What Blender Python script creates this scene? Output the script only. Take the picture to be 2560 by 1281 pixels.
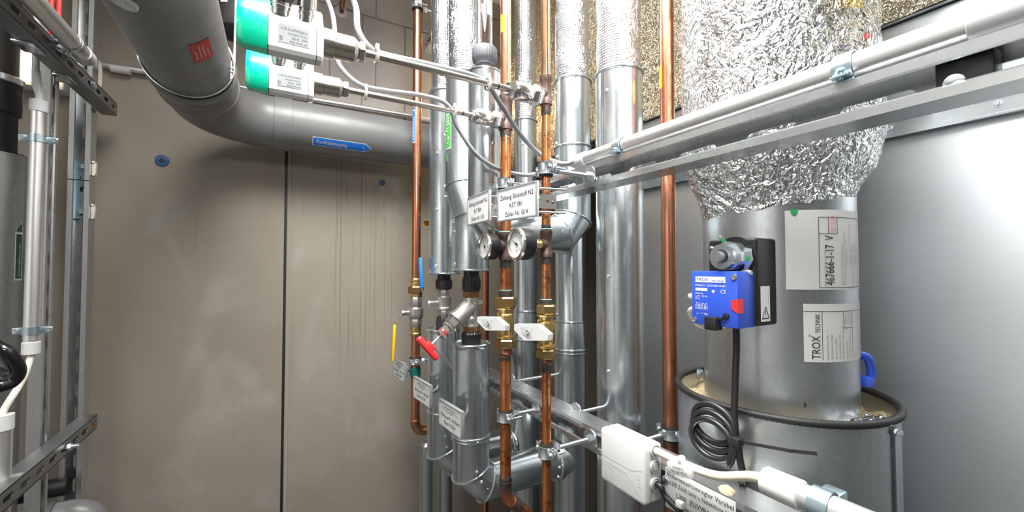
import bpy, bmesh, math, random
from mathutils import Vector, Matrix, noise
random.seed(7)
for o in list(bpy.data.objects): bpy.data.objects.remove(o)
S = bpy.context.scene; COL = S.collection
PI = math.pi
# ---------------------------------------------------------------- camera (photo frame 2560x1281, focal length in pixels)
FPX = 1022.0; CAMZ = 1.5; YAW = math.radians(30); PIT = math.radians(1.5)
CAM = Vector((0, 0, CAMZ))
FW = Vector((math.sin(YAW)*math.cos(PIT), math.cos(YAW)*math.cos(PIT), math.sin(PIT)))
RT = Vector((math.cos(YAW), -math.sin(YAW), 0)); UP = RT.cross(FW)
cd = bpy.data.cameras.new('camera'); cam = bpy.data.objects.new('camera', cd); COL.objects.link(cam)
cd.sensor_fit = 'HORIZONTAL'; cd.sensor_width = 36; cd.lens = FPX/2560*36; cd.clip_start = 0.01; cd.clip_end = 50
cam.matrix_world = Matrix(((RT.x, UP.x, -FW.x, 0), (RT.y, UP.y, -FW.y, 0), (RT.z, UP.z, -FW.z, CAMZ), (0, 0, 0, 1)))
S.camera = cam
# ---------------------------------------------------------------- world, lights, exposure
w = bpy.data.worlds.new('world'); S.world = w; w.use_nodes = True
w.node_tree.nodes['Background'].inputs[0].default_value = (.9, .95, 1, 1)
w.node_tree.nodes['Background'].inputs[1].default_value = 0.25
def area(name, loc, target, sx, sy, power, col, spread=180):
    l = bpy.data.lights.new(name, 'AREA'); l.spread = math.radians(spread); l.shape = 'RECTANGLE'; l.size = sx; l.size_y = sy; l.energy = power; l.color = col
    o = bpy.data.objects.new(name, l); COL.objects.link(o); o.location = loc
    o.rotation_euler = (Vector(target)-Vector(loc)).to_track_quat('-Z', 'Y').to_euler(); return o
area('flash_softbox', (.14, -.16, 2.05), (.42, .9, 1.45), .22, .16, 3.6, (1, .985, .96))
area('bounce_fill', (.16, .42, 2.64), (.42, .55, 1.0), .9, .75, 46.0, (1, .99, .97), 140)  # soft overhead source, stands in for flash bounced off the ceiling
area('bounce_fill.001', (-.95, -.15, 2.66), (-1.25, -.05, 1.6), .5, .5, 22.0, (1, .98, .95), 120)  # added light, brightens the left wall so the metal mirrors it
V = S.view_settings; V.view_transform = 'Standard'; V.look = 'None'; V.exposure = 0.26; V.gamma = 1; V.use_curve_mapping = False

# ---------------------------------------------------------------- pixel -> place helpers
def ray(u, v): return FW + RT*((u-1280)/FPX) + UP*((640.5-v)/FPX)
def atX(u, v, x): d = ray(u, v); return CAM + d*(x/d.x)
def atY(u, v, y): d = ray(u, v); return CAM + d*(y/d.y)
def zc(C, v):
    d = C[0]*math.sin(YAW) + C[1]*math.cos(YAW); k = (640.5-v)/FPX; c, s = math.cos(PIT), math.sin(PIT)
    return CAMZ + d*(k*c+s)/(c-k*s)
def hitcyl(p0, ax, R, u, v):
    p0 = Vector(p0); ax = Vector(ax).normalized(); d = ray(u, v); o = CAM-p0
    dd = d-ax*d.dot(ax); oo = o-ax*o.dot(ax)
    a = dd.dot(dd); b = 2*dd.dot(oo); c = oo.dot(oo)-R*R
    D = b*b-4*a*c
    t = (-b-math.sqrt(D))/(2*a) if D > 0 else -b/(2*a)
    p = CAM+d*t; q = p-p0; n = (q-ax*q.dot(ax)).normalized()
    return p0+ax*q.dot(ax)+n*R, n
def vhit(C, R, u, v): return hitcyl((C[0], C[1], 0), (0, 0, 1), R, u, v)
def vang(C, R, u, v=667): p, n = vhit(C, R, u, v); return math.atan2(n.y, n.x)

# ---------------------------------------------------------------- materials
MATS = {}
class NT:
    def __init__(s, name):
        s.m = bpy.data.materials.new(name); s.m.use_nodes = True; s.t = s.m.node_tree; s.b = s.t.nodes['Principled BSDF']; MATS[name] = s.m
    def n(s, typ, **k):
        x = s.t.nodes.new(typ)
        for a, b in k.items():
            if a[0] == '_': setattr(x, a[1:], b)
            else: x.inputs[a.replace('__', ' ')].default_value = b
        return x
    def l(s, a, b): s.t.links.new(a, b)
    def set(s, **k):
        for a, b in k.items():
            i = s.b.inputs[a.replace('__', ' ')]
            i.default_value = (*b, 1) if isinstance(b, tuple) and len(b) == 3 else b
        return s
    def coord(s, which='Object', scale=(1, 1, 1)):
        c = s.n('ShaderNodeTexCoord'); m = s.n('ShaderNodeMapping'); m.inputs['Scale'].default_value = scale
        s.l(c.outputs[which], m.inputs['Vector']); return m.outputs[0]
    def noise(s, vec, scale, detail=4, rough=.55, dist=0):
        x = s.n('ShaderNodeTexNoise', Scale=scale, Detail=detail, Roughness=rough, Distortion=dist); s.l(vec, x.inputs['Vector']); return x.outputs[0]
    def voro(s, vec, scale, out='Color', feat='F1'):
        x = s.n('ShaderNodeTexVoronoi', Scale=scale); x.feature = feat; s.l(vec, x.inputs['Vector']); return x.outputs[out]
    def ramp(s, fac, stops):
        r = s.n('ShaderNodeValToRGB'); e = r.color_ramp.elements
        while len(e) < len(stops): e.new(.5)
        for q, (p, c) in zip(e, stops):
            q.position = p; q.color = (c, c, c, 1) if not isinstance(c, tuple) else (*c, 1)
        s.l(fac, r.inputs[0]); return r.outputs[0]
    def mix(s, f, a, b, typ='MIX'):
        x = s.n('ShaderNodeMixRGB'); x.blend_type = typ
        for i, q in ((0, f), (1, a), (2, b)):
            if hasattr(q, 'is_linked') or hasattr(q, 'links'): s.l(q, x.inputs[i])
            else: x.inputs[i].default_value = q if i == 0 else (*q, 1)
        return x.outputs[0]
    def math(s, op, a, b=0.0):
        x = s.n('ShaderNodeMath'); x.operation = op
        for i, q in ((0, a), (1, b)):
            if hasattr(q, 'links'): s.l(q, x.inputs[i])
            else: x.inputs[i].default_value = q
        return x.outputs[0]
    def bump(s, h, strength=.3, dist=.002, prev=None):
        x = s.n('ShaderNodeBump', Strength=strength, Distance=dist); s.l(h, x.inputs['Height'])
        if prev is not None: s.l(prev, x.inputs['Normal'])
        s.l(x.outputs[0], s.b.inputs['Normal']); return x.outputs[0]
    def to(s, sock, name): s.l(sock, s.b.inputs[name])
def plain(name, col, rough=.5, metal=0, **k): return NT(name).set(Base__Color=col, Roughness=rough, Metallic=metal, **k)
plain('white_plastic', (.66, .66, .65), .38); plain('light_grey_plastic', (.55, .55, .56), .45); plain('grey_plastic', (.085, .09, .10), .55)
plain('black_plastic', (.012, .012, .013), .38); plain('black_rubber', (.010, .010, .010), .55); plain('black_gloss', (.01, .01, .012), .12)
plain('grey_cable', (.24, .25, .265), .45); plain('cream_cable', (.72, .66, .54), .45); plain('red_cable', (.62, .03, .025), .4)
plain('blue_plastic', (.03, .085, .55), .32); plain('blue_grip', (.02, .22, .75), .35); plain('yellow_grip', (.85, .50, .01), .4)
plain('red_plastic', (.70, .028, .03), .3); plain('red_print', (.62, .02, .03), .5); plain('pink_print', (.85, .25, .32), .6)
plain('white_print', (.70, .70, .70), .5); plain('black_print', (.02, .02, .022), .5); plain('grey_print', (.25, .26, .27), .5)
plain('blue_sticker', (.015, .17, .66), .35); plain('green_sticker', (.05, .36, .045), .35); plain('dark_green_sticker', (.008, .085, .04), .4); plain('yellow_sticker', (.9, .68, .0), .4)
plain('red_sticker', (.40, .02, .02), .45); plain('teal_cap', (.0, .62, .36), .28, Coat__Weight=.3); plain('orange_cap', (.8, .28, .01), .5)
plain('silver_label', (.33, .345, .36), .45); plain('paper', (.58, .58, .57), .5); plain('verdigris', (.25, .55, .45), .8); plain('green_paint', (.02, .32, .08), .45)
plain('tie_plastic', (.78, .76, .66), .45); plain('dark_green_tape', (.0, .10, .075), .5); plain('gauge_face', (.78, .78, .76), .4)
NT('clear_acrylic').set(Base__Color=(.97, .98, .98), Roughness=.03, IOR=1.45, Transmission__Weight=1.0)
NT('tube_glass').set(Base__Color=(.95, .97, .97), Roughness=.02, IOR=1.25, Transmission__Weight=1.0)
NT('holder_plastic').set(Base__Color=(.50, .52, .53), Roughness=.12, IOR=1.3, Transmission__Weight=.6)
plain('plug_blue', (.02, .07, .20), .5)
NT('hose_clear').set(Base__Color=(.85, .85, .74), Roughness=.15, IOR=1.4, Transmission__Weight=.6)
NT('lamp_diffuser').set(Base__Color=(.9, .85, .7), Emission__Color=(1, .74, .38), Emission__Strength=22.0)
NT('window_lamp_diffuser').set(Base__Color=(.9, .85, .7), Emission__Color=(1, .84, .55), Emission__Strength=3.5)
def galv(name, lo, hi, r0, r1, sp=170, metal=.92, sw=.20):
    g = NT(name).set(Metallic=metal); c = g.coord()
    v = g.voro(c, sp); bw = g.n('ShaderNodeRGBToBW'); g.l(v, bw.inputs[0])
    n2 = g.noise(g.coord(scale=(14, 14, .5)), 9, 4)
    n3 = g.noise(c, 5, 3)
    f = g.math('ADD', g.math('MULTIPLY', bw.outputs[0], sw), g.math('ADD', g.math('MULTIPLY', n2, .30), g.math('MULTIPLY', n3, .70-sw)))
    g.to(g.ramp(f, [(.25, lo), (.8, hi)]), 'Base Color')
    g.to(g.ramp(f, [(.25, r1), (.8, r0)]), 'Roughness')
    g.bump(g.noise(g.coord(scale=(5, 5, .6)), 6, 2), .10, .0022)
    return g
galv('galvanised', (.47, .515, .535), (.70, .75, .77), .16, .28)
galv('galvanised_dull', (.36, .38, .40), (.56, .58, .60), .32, .48)
galv('duct_galvanised', (.46, .49, .51), (.66, .69, .71), .24, .36, 260)
galv('rail_steel', (.54, .56, .565), (.70, .72, .725), .22, .32, 1400, sw=.04)
galv('dark_rail_steel', (.20, .205, .21), (.34, .345, .35), .36, .50, 1400, sw=.05)
galv('zinc_bright', (.62, .68, .72), (.82, .87, .90), .14, .26, 500)
galv('zinc_blue', (.42, .55, .62), (.60, .74, .80), .25, .38, 500)
galv('aluminium_tube', (.78, .78, .78), (.90, .90, .90), .30, .42, 400)
galv('nickel', (.50, .48, .45), (.66, .64, .60), .26, .40, 900)
galv('stainless', (.50, .46, .40), (.64, .60, .54), .16, .26, 900)
galv('chrome_fitting', (.58, .56, .53), (.72, .70, .67), .10, .20, 900)
g = NT('plate_metal').set(Metallic=.92); c = g.coord(scale=(1, 1, 1))
st = g.noise(g.coord(scale=(1, 3, 60)), 12, 5); cl = g.noise(c, 3.2, 4)
f = g.math('ADD', g.math('MULTIPLY', st, .22), g.math('MULTIPLY', cl, .78))
g.to(g.ramp(f, [(.3, (.46, .495, .515)), (.75, (.64, .67, .69))]), 'Base Color'); g.to(g.ramp(f, [(.3, .50), (.75, .40)]), 'Roughness')
g.bump(g.noise(g.coord(scale=(1, 2, 40)), 30, 4), .025, .001)
def copper(name, c1, c2, c3, r0=.2, r1=.42, amt=(.45, .62), dark=(.10, .055, .04)):
    g = NT(name).set(Metallic=.95); c = g.coord(); a = g.noise(g.coord(scale=(1, 1, .35)), 70, 6, .6)
    col = g.ramp(a, [(.3, c1), (.5, c2), (.72, c3)])
    d = g.ramp(g.noise(c, 48, 6, .65), [(amt[0], 0.0), (amt[1], 1.0)])
    g.to(g.mix(d, col, dark), 'Base Color'); g.to(g.ramp(a, [(.3, r1), (.7, r0)]), 'Roughness')
    g.bump(g.noise(c, 300, 3), .04, .0006); return g
copper('copper_bright', (.60, .27, .15), (.76, .38, .22), (.86, .50, .32), .16, .30, (.75, .95))
copper('copper', (.52, .215, .125), (.58, .25, .15), (.64, .30, .19), .2, .32, (.85, 1.0))
copper('copper_aged', (.36, .10, .035), (.60, .22, .08), (.74, .36, .18), .26, .46, (.53, .66), (.16, .065, .04))
copper('copper_dark', (.22, .10, .065), (.30, .14, .09), (.40, .19, .12), .3, .45, (.55, .75), (.08, .045, .035))
copper('bronze', (.085, .06, .052), (.13, .09, .078), (.19, .13, .11), .42, .6, (.6, .8), (.06, .05, .047)).set(Metallic=.75)
copper('soldered', (.05, .046, .045), (.08, .07, .066), (.14, .10, .085), .5, .7, (.6, .8), (.03, .03, .03)).set(Metallic=.6)
copper('brass', (.58, .40, .15), (.70, .50, .20), (.80, .62, .30), .2, .36, (.74, .95), (.30, .2, .08))
copper('brass_dull', (.36, .24, .10), (.46, .31, .13), (.56, .40, .19), .28, .42, (.66, .9), (.2, .13, .06))
copper('brown_brass', (.30, .17, .075), (.38, .22, .10), (.48, .29, .14), .25, .38, (.7, .95), (.2, .1, .05))
def foil(name, col, crink, dist, grid=0, rough=.16):
    g = NT(name).set(Base__Color=col, Metallic=.97, Roughness=rough); c = g.coord()
    wv = g.noise(c, 14, 3); add = g.n('ShaderNodeMixRGB'); add.blend_type = 'ADD'; add.inputs[0].default_value = .25
    g.l(c, add.inputs[1]); x = g.n('ShaderNodeTexNoise', Scale=20, Detail=3); g.l(c, x.inputs['Vector']); g.l(x.outputs['Color'], add.inputs[2])
    v = g.voro(add.outputs[0], crink, 'Distance', 'DISTANCE_TO_EDGE')
    v2 = g.voro(add.outputs[0], crink*2.7, 'Distance', 'DISTANCE_TO_EDGE')
    h = g.math('ADD', g.math('ADD', g.ramp(v, [(0, 0.0), (.6, 1.0)]), g.math('MULTIPLY', g.ramp(v2, [(0, 0.0), (.6, 1.0)]), .38)), g.math('MULTIPLY', g.noise(add.outputs[0], crink*.5, 3, .5, 1.2), .55))
    if not grid: p = g.bump(h, .75, dist)
    else:
        uv = g.n('ShaderNodeTexCoord'); sp = g.n('ShaderNodeSeparateXYZ'); g.l(uv.outputs['UV'], sp.inputs[0])
        sx = g.math('POWER', g.math('ABSOLUTE', g.math('SINE', g.math('MULTIPLY', sp.outputs[0], PI/grid))), 6)
        sy = g.math('POWER', g.math('ABSOLUTE', g.math('SINE', g.math('MULTIPLY', sp.outputs[1], PI/grid))), 3)
        msk = g.ramp(g.noise(c, 7, 2), [(.42, 0.12), (.54, 1.0)]); inv = g.math('SUBTRACT', 1.15, msk)
        p = g.bump(g.math('MULTIPLY', h, inv), .8, dist*1.6)
        g.bump(g.math('MULTIPLY', g.math('ADD', g.math('MULTIPLY', sx, .35), sy), msk), .8, .0011, p)
    return g
foil('foil_crumpled', (.84, .85, .86), 17, .010)
foil('foil_scrim', (.74, .76, .78), 42, .0022, .0056)
foil('foil_duct', (.66, .60, .47), 45, .006, rough=.25)
foil('painted_reflection', (.80, .62, .25), 50, .006)  # gold colour paints the warm lamp reflection on the round duct's foil
g = NT('concrete').set(Roughness=.85); c = g.coord()
base = g.ramp(g.noise(c, 2.2, 6, .6), [(.3, (.222, .195, .158)), (.7, (.292, .260, .214))])
strk = g.ramp(g.noise(g.coord(scale=(34, 1, .7)), 2.0, 5, .6), [(.60, 0.0), (.72, 1.0)])
msk = g.ramp(g.noise(g.coord(scale=(3, 1, .8)), 1.7, 3), [(.44, 0.0), (.6, .55)])
b1 = g.mix(g.math('MULTIPLY', strk, msk), base, (.17, .145, .11))
tc = g.n('ShaderNodeTexCoord'); sx = g.n('ShaderNodeSeparateXYZ'); g.l(tc.outputs['Object'], sx.inputs[0])
win = g.ramp(g.math('ABSOLUTE', g.math('SUBTRACT', sx.outputs[0], .155)), [(.05, 1.0), (.15, 0.0)])
drip = g.ramp(g.noise(g.coord(scale=(70, 1, .45)), 1.6, 4, .6), [(.565, 0.0), (.61, .65)])
zw = g.ramp(g.math('MULTIPLY', sx.outputs[2], .5), [(.50, 0.0), (.68, 1.0)])
b2 = g.mix(g.math('MULTIPLY', g.math('MULTIPLY', drip, win), zw), b1, (.12, .10, .075))
pale = g.ramp(g.noise(g.coord(scale=(1.6, 1, 1)), 3.0, 4, .5, .4), [(.56, 0.0), (.68, .28)])
g.to(g.mix(pale, b2, (.43, .42, .40)), 'Base Color')
g.bump(g.noise(c, 60, 5), .18, .003)
g = NT('block').set(Roughness=.85); c = g.coord()
g.to(g.ramp(g.noise(c, 6, 5), [(.3, (.34, .31, .285)), (.7, (.43, .40, .375))]), 'Base Color'); g.bump(g.noise(c, 80, 4), .15, .002)
plain('mortar', (.24, .22, .195), .95); plain('joint_seal', (.27, .25, .21), .8); plain('painted_wall', (.30, .30, .295), .8); plain('white_wall', (.62, .62, .61), .8); plain('painted_ceiling', (.70, .70, .69), .8); plain('floor_screed', (.085, .085, .08), .75)
g = NT('grey_pvc').set(Roughness=.36); c = g.coord()
g.to(g.ramp(g.noise(c, 9, 4), [(.3, (.145, .145, .145)), (.7, (.175, .175, .175))]), 'Base Color')
g.to(g.ramp(g.noise(c, 30, 4), [(.3, .32), (.7, .44)]), 'Roughness')
g = NT('wool').set(Roughness=.95); c = g.coord(scale=(1, 1, 1))
g.to(g.ramp(g.noise(c, 160, 5, .7), [(.3, (.42, .32, .16)), (.7, (.70, .58, .36))]), 'Base Color'); g.bump(g.noise(c, 400, 4), .9, .004)

# ---------------------------------------------------------------- mesh builder (world coordinates)
def frame(z, hint=None):
    z = Vector(z).normalized(); h = Vector(hint) if hint is not None else (Vector((0, 0, 1)) if abs(z.z) < .9 else Vector((1, 0, 0)))
    x = h.cross(z).normalized()
    return x, z.cross(x), z
class MB:
    def __init__(s): s.v = []; s.f = []; s.uv = {}
    def add(s, vs, fs):
        k = len(s.v); s.v += [Vector(p) for p in vs]; s.f += [tuple(i+k for i in f) for f in fs]; return s
    def box(s, c, size, ax=None, bevel=0, seg=2):
        bm = bmesh.new(); bmesh.ops.create_cube(bm, size=1); bmesh.ops.scale(bm, vec=size, verts=bm.verts)
        if bevel: bmesh.ops.bevel(bm, geom=bm.edges[:], offset=bevel, segments=seg, affect='EDGES', profile=.5)
        bm.verts.index_update(); A = ax or (Vector((1, 0, 0)), Vector((0, 1, 0)), Vector((0, 0, 1))); c = Vector(c)
        s.add([c+A[0]*q.co.x+A[1]*q.co.y+A[2]*q.co.z for q in bm.verts], [[q.index for q in f.verts] for f in bm.faces]); bm.free(); return s
    def lathe(s, p0, ax, prof, n=28, cap=True, ang=(0, 2*PI), rfun=None):
        p0 = Vector(p0); x, y, z = frame(ax, (0, 1, 0) if abs(Vector(ax).normalized().z) > .9 else None)
        full = abs(ang[1]-ang[0]-2*PI) < 1e-6; m = n if full else n+1; vs = []; uvs = []
        for i, (t, r) in enumerate(prof):
            for j in range(m):
                a = ang[0]+(ang[1]-ang[0])*j/n; rr = r*(rfun(a, t) if rfun else 1)
                vs.append(p0+z*t+(x*math.cos(a)+y*math.sin(a))*rr)
        fs = []; k = len(s.f)
        for i in range(len(prof)-1):
            for j in range(n):
                j2 = (j+1) % m if full else j+1
                fs.append((i*m+j, i*m+j2, (i+1)*m+j2, (i+1)*m+j))
                r0 = max(prof[i][1], prof[i+1][1]); st = (ang[1]-ang[0])/n
                s.uv[k+len(fs)-1] = [(j*st*r0, prof[i][0]), ((j+1)*st*r0, prof[i][0]), ((j+1)*st*r0, prof[i+1][0]), (j*st*r0, prof[i+1][0])]
        if cap and full:
            if prof[0][1] > 1e-6: fs.append(tuple(reversed(range(m))))
            if prof[-1][1] > 1e-6: fs.append(tuple(range((len(prof)-1)*m, len(prof)*m)))
        return s.add(vs, fs)
    def cyl(s, a, b, r, n=24, cap=True, r2=None):
        a = Vector(a); d = Vector(b)-a; return s.lathe(a, d, [(0, r), (d.length, r if r2 is None else r2)], n, cap)
    def rings(s, pts, r, n=16, closed=False):
        P = [Vector(p) for p in pts]; N = len(P); out = []; x = None
        segs = [(P[(i+1) % N]-P[i]).normalized() for i in range(N if closed else N-1)]
        for i in range(N):
            din = segs[i-1] if (i > 0 or closed) else segs[0]; dout = segs[i] if i < len(segs) else segs[-1]
            b = (din+dout).normalized()
            if x is None: x, y, _ = frame(din)
            x = (x-din*x.dot(din)).normalized(); y = din.cross(x)
            rr = r[i] if isinstance(r, (list, tuple)) else r; ring = []
            for j in range(n):
                a = 2*PI*j/n; o = (x*math.cos(a)+y*math.sin(a))*rr; o = o-din*(o.dot(b)/max(.2, din.dot(b))); ring.append(P[i]+o)
            out.append(ring); x = (x-dout*x.dot(dout)).normalized()
        return out
    def tube(s, pts, r, n=16, cap=True, closed=False):
        R = s.rings(pts, r, n, closed); vs = [p for q in R for p in q]; N = len(R); fs = []
        for i in range(N if closed else N-1):
            i2 = (i+1) % N
            for j in range(n): fs.append((i*n+j, i*n+(j+1) % n, i2*n+(j+1) % n, i2*n+j))
        if cap and not closed: fs += [tuple(reversed(range(n))), tuple(range((N-1)*n, N*n))]
        s.add(vs, fs); return R
    def prism(s, poly, o, ax, ay, az, depth):
        o, ax, ay, az = Vector(o), Vector(ax), Vector(ay), Vector(az); n = len(poly)
        vs = [o+ax*p[0]+ay*p[1] for p in poly]; vs += [q+az*depth for q in vs]
        fs = [tuple(reversed(range(n))), tuple(range(n, 2*n))]+[(i, (i+1) % n, n+(i+1) % n, n+i) for i in range(n)]
        return s.add(vs, fs)
    def hexnut(s, p0, ax, h, af, n=6, rot=0, ch=.12, hint=None):
        R = af/math.sqrt(3) if n == 6 else af/2/math.cos(PI/n); x, y, z = frame(ax, hint); p0 = Vector(p0); vs = []
        pr = [(0, R*(1-ch)), (h*.14, R), (h*.86, R), (h, R*(1-ch))]
        for t, r in pr:
            for j in range(n): a = 2*PI*j/n+rot; vs.append(p0+z*t+(x*math.cos(a)+y*math.sin(a))*r)
        fs = [(i*n+j, i*n+(j+1) % n, (i+1)*n+(j+1) % n, (i+1)*n+j) for i in range(3) for j in range(n)]
        fs += [tuple(reversed(range(n))), tuple(range(3*n, 4*n))]; return s.add(vs, fs)
    def ribbed(s, p0, ax, prof, ribs=16, amp=.06):
        return s.lathe(p0, ax, prof, ribs*4, True, rfun=lambda a, t: 1+amp*(1 if math.cos(a*ribs) > 0 else -.4))
    def slotted(s, o, ax, ay, az, L, H, th, slots):
        # plate L x H with rounded slots [(centre, length, height)], thickness th along az
        o, ax, ay, az = Vector(o), Vector(ax), Vector(ay), Vector(az); e = [0]
        sl = sorted(slots)
        for a, b in zip(sl, sl[1:]): e.append((a[0]+b[0])/2)
        e.append(L)
        for k, (cx, ln, hh) in enumerate(sl):
            x0, x1 = e[k], e[k+1]; r = hh/2; inner = []; outer = []
            for q in range(24):
                a = 2*PI*(q+.5)/24; ca, sa = math.cos(a), math.sin(a)
                ix = cx+math.copysign(max(0, ln/2-r), ca)+ca*r; iy = H/2+sa*r; inner.append((ix, iy))
                t = min(((x1-cx) if ca > 0 else (cx-x0))/max(1e-6, abs(ca)), (H/2)/max(1e-6, abs(sa))); outer.append((cx+ca*t, H/2+sa*t))
            for cxn, cyn in ((x0, 0), (x1, 0), (x1, H), (x0, H)):
                i = min(range(24), key=lambda q: (outer[q][0]-cxn)**2+(outer[q][1]-cyn)**2); outer[i] = (cxn, cyn)
            vs = [];
            for d in (0, th):
                vs += [o+ax*p[0]+ay*p[1]+az*d for p in outer]; vs += [o+ax*p[0]+ay*p[1]+az*d for p in inner]
            fs = []
            for q in range(24):
                q2 = (q+1) % 24; fs += [(q, q2, 24+q2, 24+q), (48+q, 72+q, 72+q2, 48+q2), (24+q, 24+q2, 72+q2, 72+q), (q2, q, 48+q, 48+q2)]
            s.add(vs, fs)
        return s
TXT = {}
def text2d(st):
    if st not in TXT:
        c = bpy.data.curves.new('t', 'FONT'); c.body = st; c.resolution_u = 2; c.size = 1
        o = bpy.data.objects.new('t', c); COL.objects.link(o); me = o.to_mesh()
        vs = [(q.co.x, q.co.y) for q in me.vertices]; fs = [tuple(p.vertices) for p in me.polygons]
        o.to_mesh_clear(); bpy.data.objects.remove(o); bpy.data.curves.remove(c); TXT[st] = (vs, fs)
    return TXT[st]
def text_into(mb, st, x, y, h, w=None, fn=None, align='l'):
    """letters with cap height h, fitted to width w, origin (x,y) on a 2-D surface; fn maps (x,y) to a point"""
    vs, fs = text2d(st)
    if not vs: return
    k = h/.69; x0 = min(v[0] for v in vs); x1 = max(v[0] for v in vs); kx = k if w is None else w/(x1-x0)
    wd = (x1-x0)*kx; ox = x-(wd/2 if align == 'c' else 0)
    mb.add([fn(ox+(v[0]-x0)*kx, y+v[1]*k) for v in vs], fs)
def flat(o, ax, ay, az=None, lift=0):
    o, ax, ay = Vector(o), Vector(ax), Vector(ay); n = ax.cross(ay).normalized()*lift
    return lambda x, y: o+ax*x+ay*y+n
def onv(C, R, a0, z0, sgn=1):
    """surface of a vertical cylinder: x runs along the arc from angle a0, y runs up from z0"""
    return lambda x, y: Vector((C[0]+R*math.cos(a0+sgn*x/R), C[1]+R*math.sin(a0+sgn*x/R), z0+y))
def patch(mb, fn, x0, x1, y0, y1, nx=10, ny=1):
    vs = [fn(x0+(x1-x0)*i/nx, y0+(y1-y0)*j/ny) for j in range(ny+1) for i in range(nx+1)]
    mb.add(vs, [(j*(nx+1)+i, j*(nx+1)+i+1, (j+1)*(nx+1)+i+1, (j+1)*(nx+1)+i) for j in range(ny) for i in range(nx)])
def poly(mb, fn, pts): mb.add([fn(*p) for p in pts], [tuple(range(len(pts)))])
def bar(mb, fn, x0, y0, x1, y1, t):
    if abs(x1-x0) > abs(y1-y0): patch(mb, fn, x0, x1, y0-t/2, y0+t/2, 12)
    else: patch(mb, fn, x0-t/2, x0+t/2, y0, y1, 1, 2)

class Thing:
    def __init__(s, name, label, cat, base, group=None, kind=None, empty=True):
        s.base = Vector(base); s.o = None; s.meta = (name, label, cat, group, kind)
        if empty: s.o = bpy.data.objects.new(name, None); s.o.empty_display_size = .02; s._tag()
    def _tag(s):
        COL.objects.link(s.o) if s.o.name not in COL.objects else None
        s.o.location = s.base; n, l, c, g, k = s.meta
        if l: s.o['label'] = l
        if c: s.o['category'] = c
        if g: s.o['group'] = g
        if k: s.o['kind'] = k
    def part(s, name, mb, mat, parent=None, label=None, kind=None, sharp=.6, flatshade=False):
        me = bpy.data.meshes.new(name)
        me.from_pydata([tuple(p-s.base) for p in mb.v], [], mb.f)
        if mb.uv:
            ul = me.uv_layers.new(name='UVMap')
            for p in me.polygons:
                q = mb.uv.get(p.index)
                if q:
                    for li, c in zip(p.loop_indices, q): ul.data[li].uv = c
        bm = bmesh.new(); bm.from_mesh(me)
        if not flatshade:
            for f in bm.faces: f.smooth = True
            for e in bm.edges:
                if len(e.link_faces) == 2 and e.calc_face_angle(0) > sharp: e.smooth = False
        bm.to_mesh(me); bm.free(); me.materials.append(MATS[mat])
        o = bpy.data.objects.new(name, me); COL.objects.link(o)
        if s.o is None: s.o = o; s._tag()
        else: o.parent = parent or s.o
        if label and o is not s.o: o['label'] = label
        if kind: o['kind'] = kind
        return o
def single(name, label, cat, base, mb, mat, group=None, kind=None, **k):
    t = Thing(name, label, cat, base, group, kind, empty=False); t.part(name, mb, mat, **k); return t
SCREW = None
def screw(t, p, n, scale=1.0, parent=None):
    global SCREW
    if SCREW is None:
        mb = MB(); mb.lathe((0, 0, -.001), (0, 0, 1), [(0, .0048), (.0016, .0045)], 12); mb.hexnut((0, 0, .0006), (0, 0, 1), .0034, .0056)
        SCREW = bpy.data.meshes.new('screw'); SCREW.from_pydata([tuple(q) for q in mb.v], [], mb.f); SCREW.materials.append(MATS['zinc_bright'])
    o = bpy.data.objects.new('screw', SCREW); COL.objects.link(o); o.parent = parent or t.o
    o.location = Vector(p)-t.base; o.rotation_mode = 'QUATERNION'; o.rotation_quaternion = Vector(n).to_track_quat('Z', 'Y'); o.scale = (scale,)*3
def arc(c, r, a0, a1, n, ax, ay): c, ax, ay = Vector(c), Vector(ax), Vector(ay); return [c+ax*(r*math.cos(a0+(a1-a0)*i/n))+ay*(r*math.sin(a0+(a1-a0)*i/n)) for i in range(n+1)]
def smooth_path(pts, n=8):
    P = [Vector(p) for p in pts]; P = [P[0]*2-P[1]]+P+[P[-1]*2-P[-2]]; out = []
    for i in range(1, len(P)-2):
        for k in range(n):
            t = k/n; a, b, c, d = P[i-1:i+3]
            out.append(.5*((2*b)+(c-a)*t+(2*a-5*b+4*c-d)*t*t+(3*b-a-3*c+d)*t**3))
    out.append(P[-2]); return out
Xv, Yv, Zv = Vector((1, 0, 0)), Vector((0, 1, 0)), Vector((0, 0, 1))
# ================================================================ the room
WY = 1.65; CEIL = 2.72; XL, XR, YF = -1.35, 1.62, -2.05
def slab(name, c, size, mat):
    mb = MB().box(c, size); t = Thing(name, None, None, (c[0], c[1], c[2]-size[2]/2), kind='structure', empty=False); t.part(name, mb, mat); return t
slab('floor', ((XL+XR)/2, (YF+WY)/2, -.05), (XR-XL+.3, WY-YF+.6, .1), 'floor_screed')
slab('ceiling', ((XL+XR)/2, (YF+WY)/2, CEIL+.05), (XR-XL+.3, WY-YF+.6, .1), 'painted_ceiling')
slab('wall_left', (XL-.05, (YF+WY)/2, CEIL/2), (.1, WY-YF+.2, CEIL), 'white_wall')
slab('wall_right', (XR+.05, (YF+WY)/2, CEIL/2), (.1, WY-YF+.2, CEIL), 'painted_wall')
slab('wall_front', ((XL+XR)/2, YF-.05, CEIL/2), (XR-XL, .1, CEIL), 'painted_wall')
WB = Thing('wall_back', 'beige concrete wall with panel joint and block courses above', None, ((XL+XR)/2, WY+.06, 0), kind='structure', empty=False)
WB.part('wall_back', MB().box(((XL+XR)/2, WY+.1015, CEIL/2), (XR-XL, .196, CEIL), ), 'mortar')
ZB = 2.008
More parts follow.
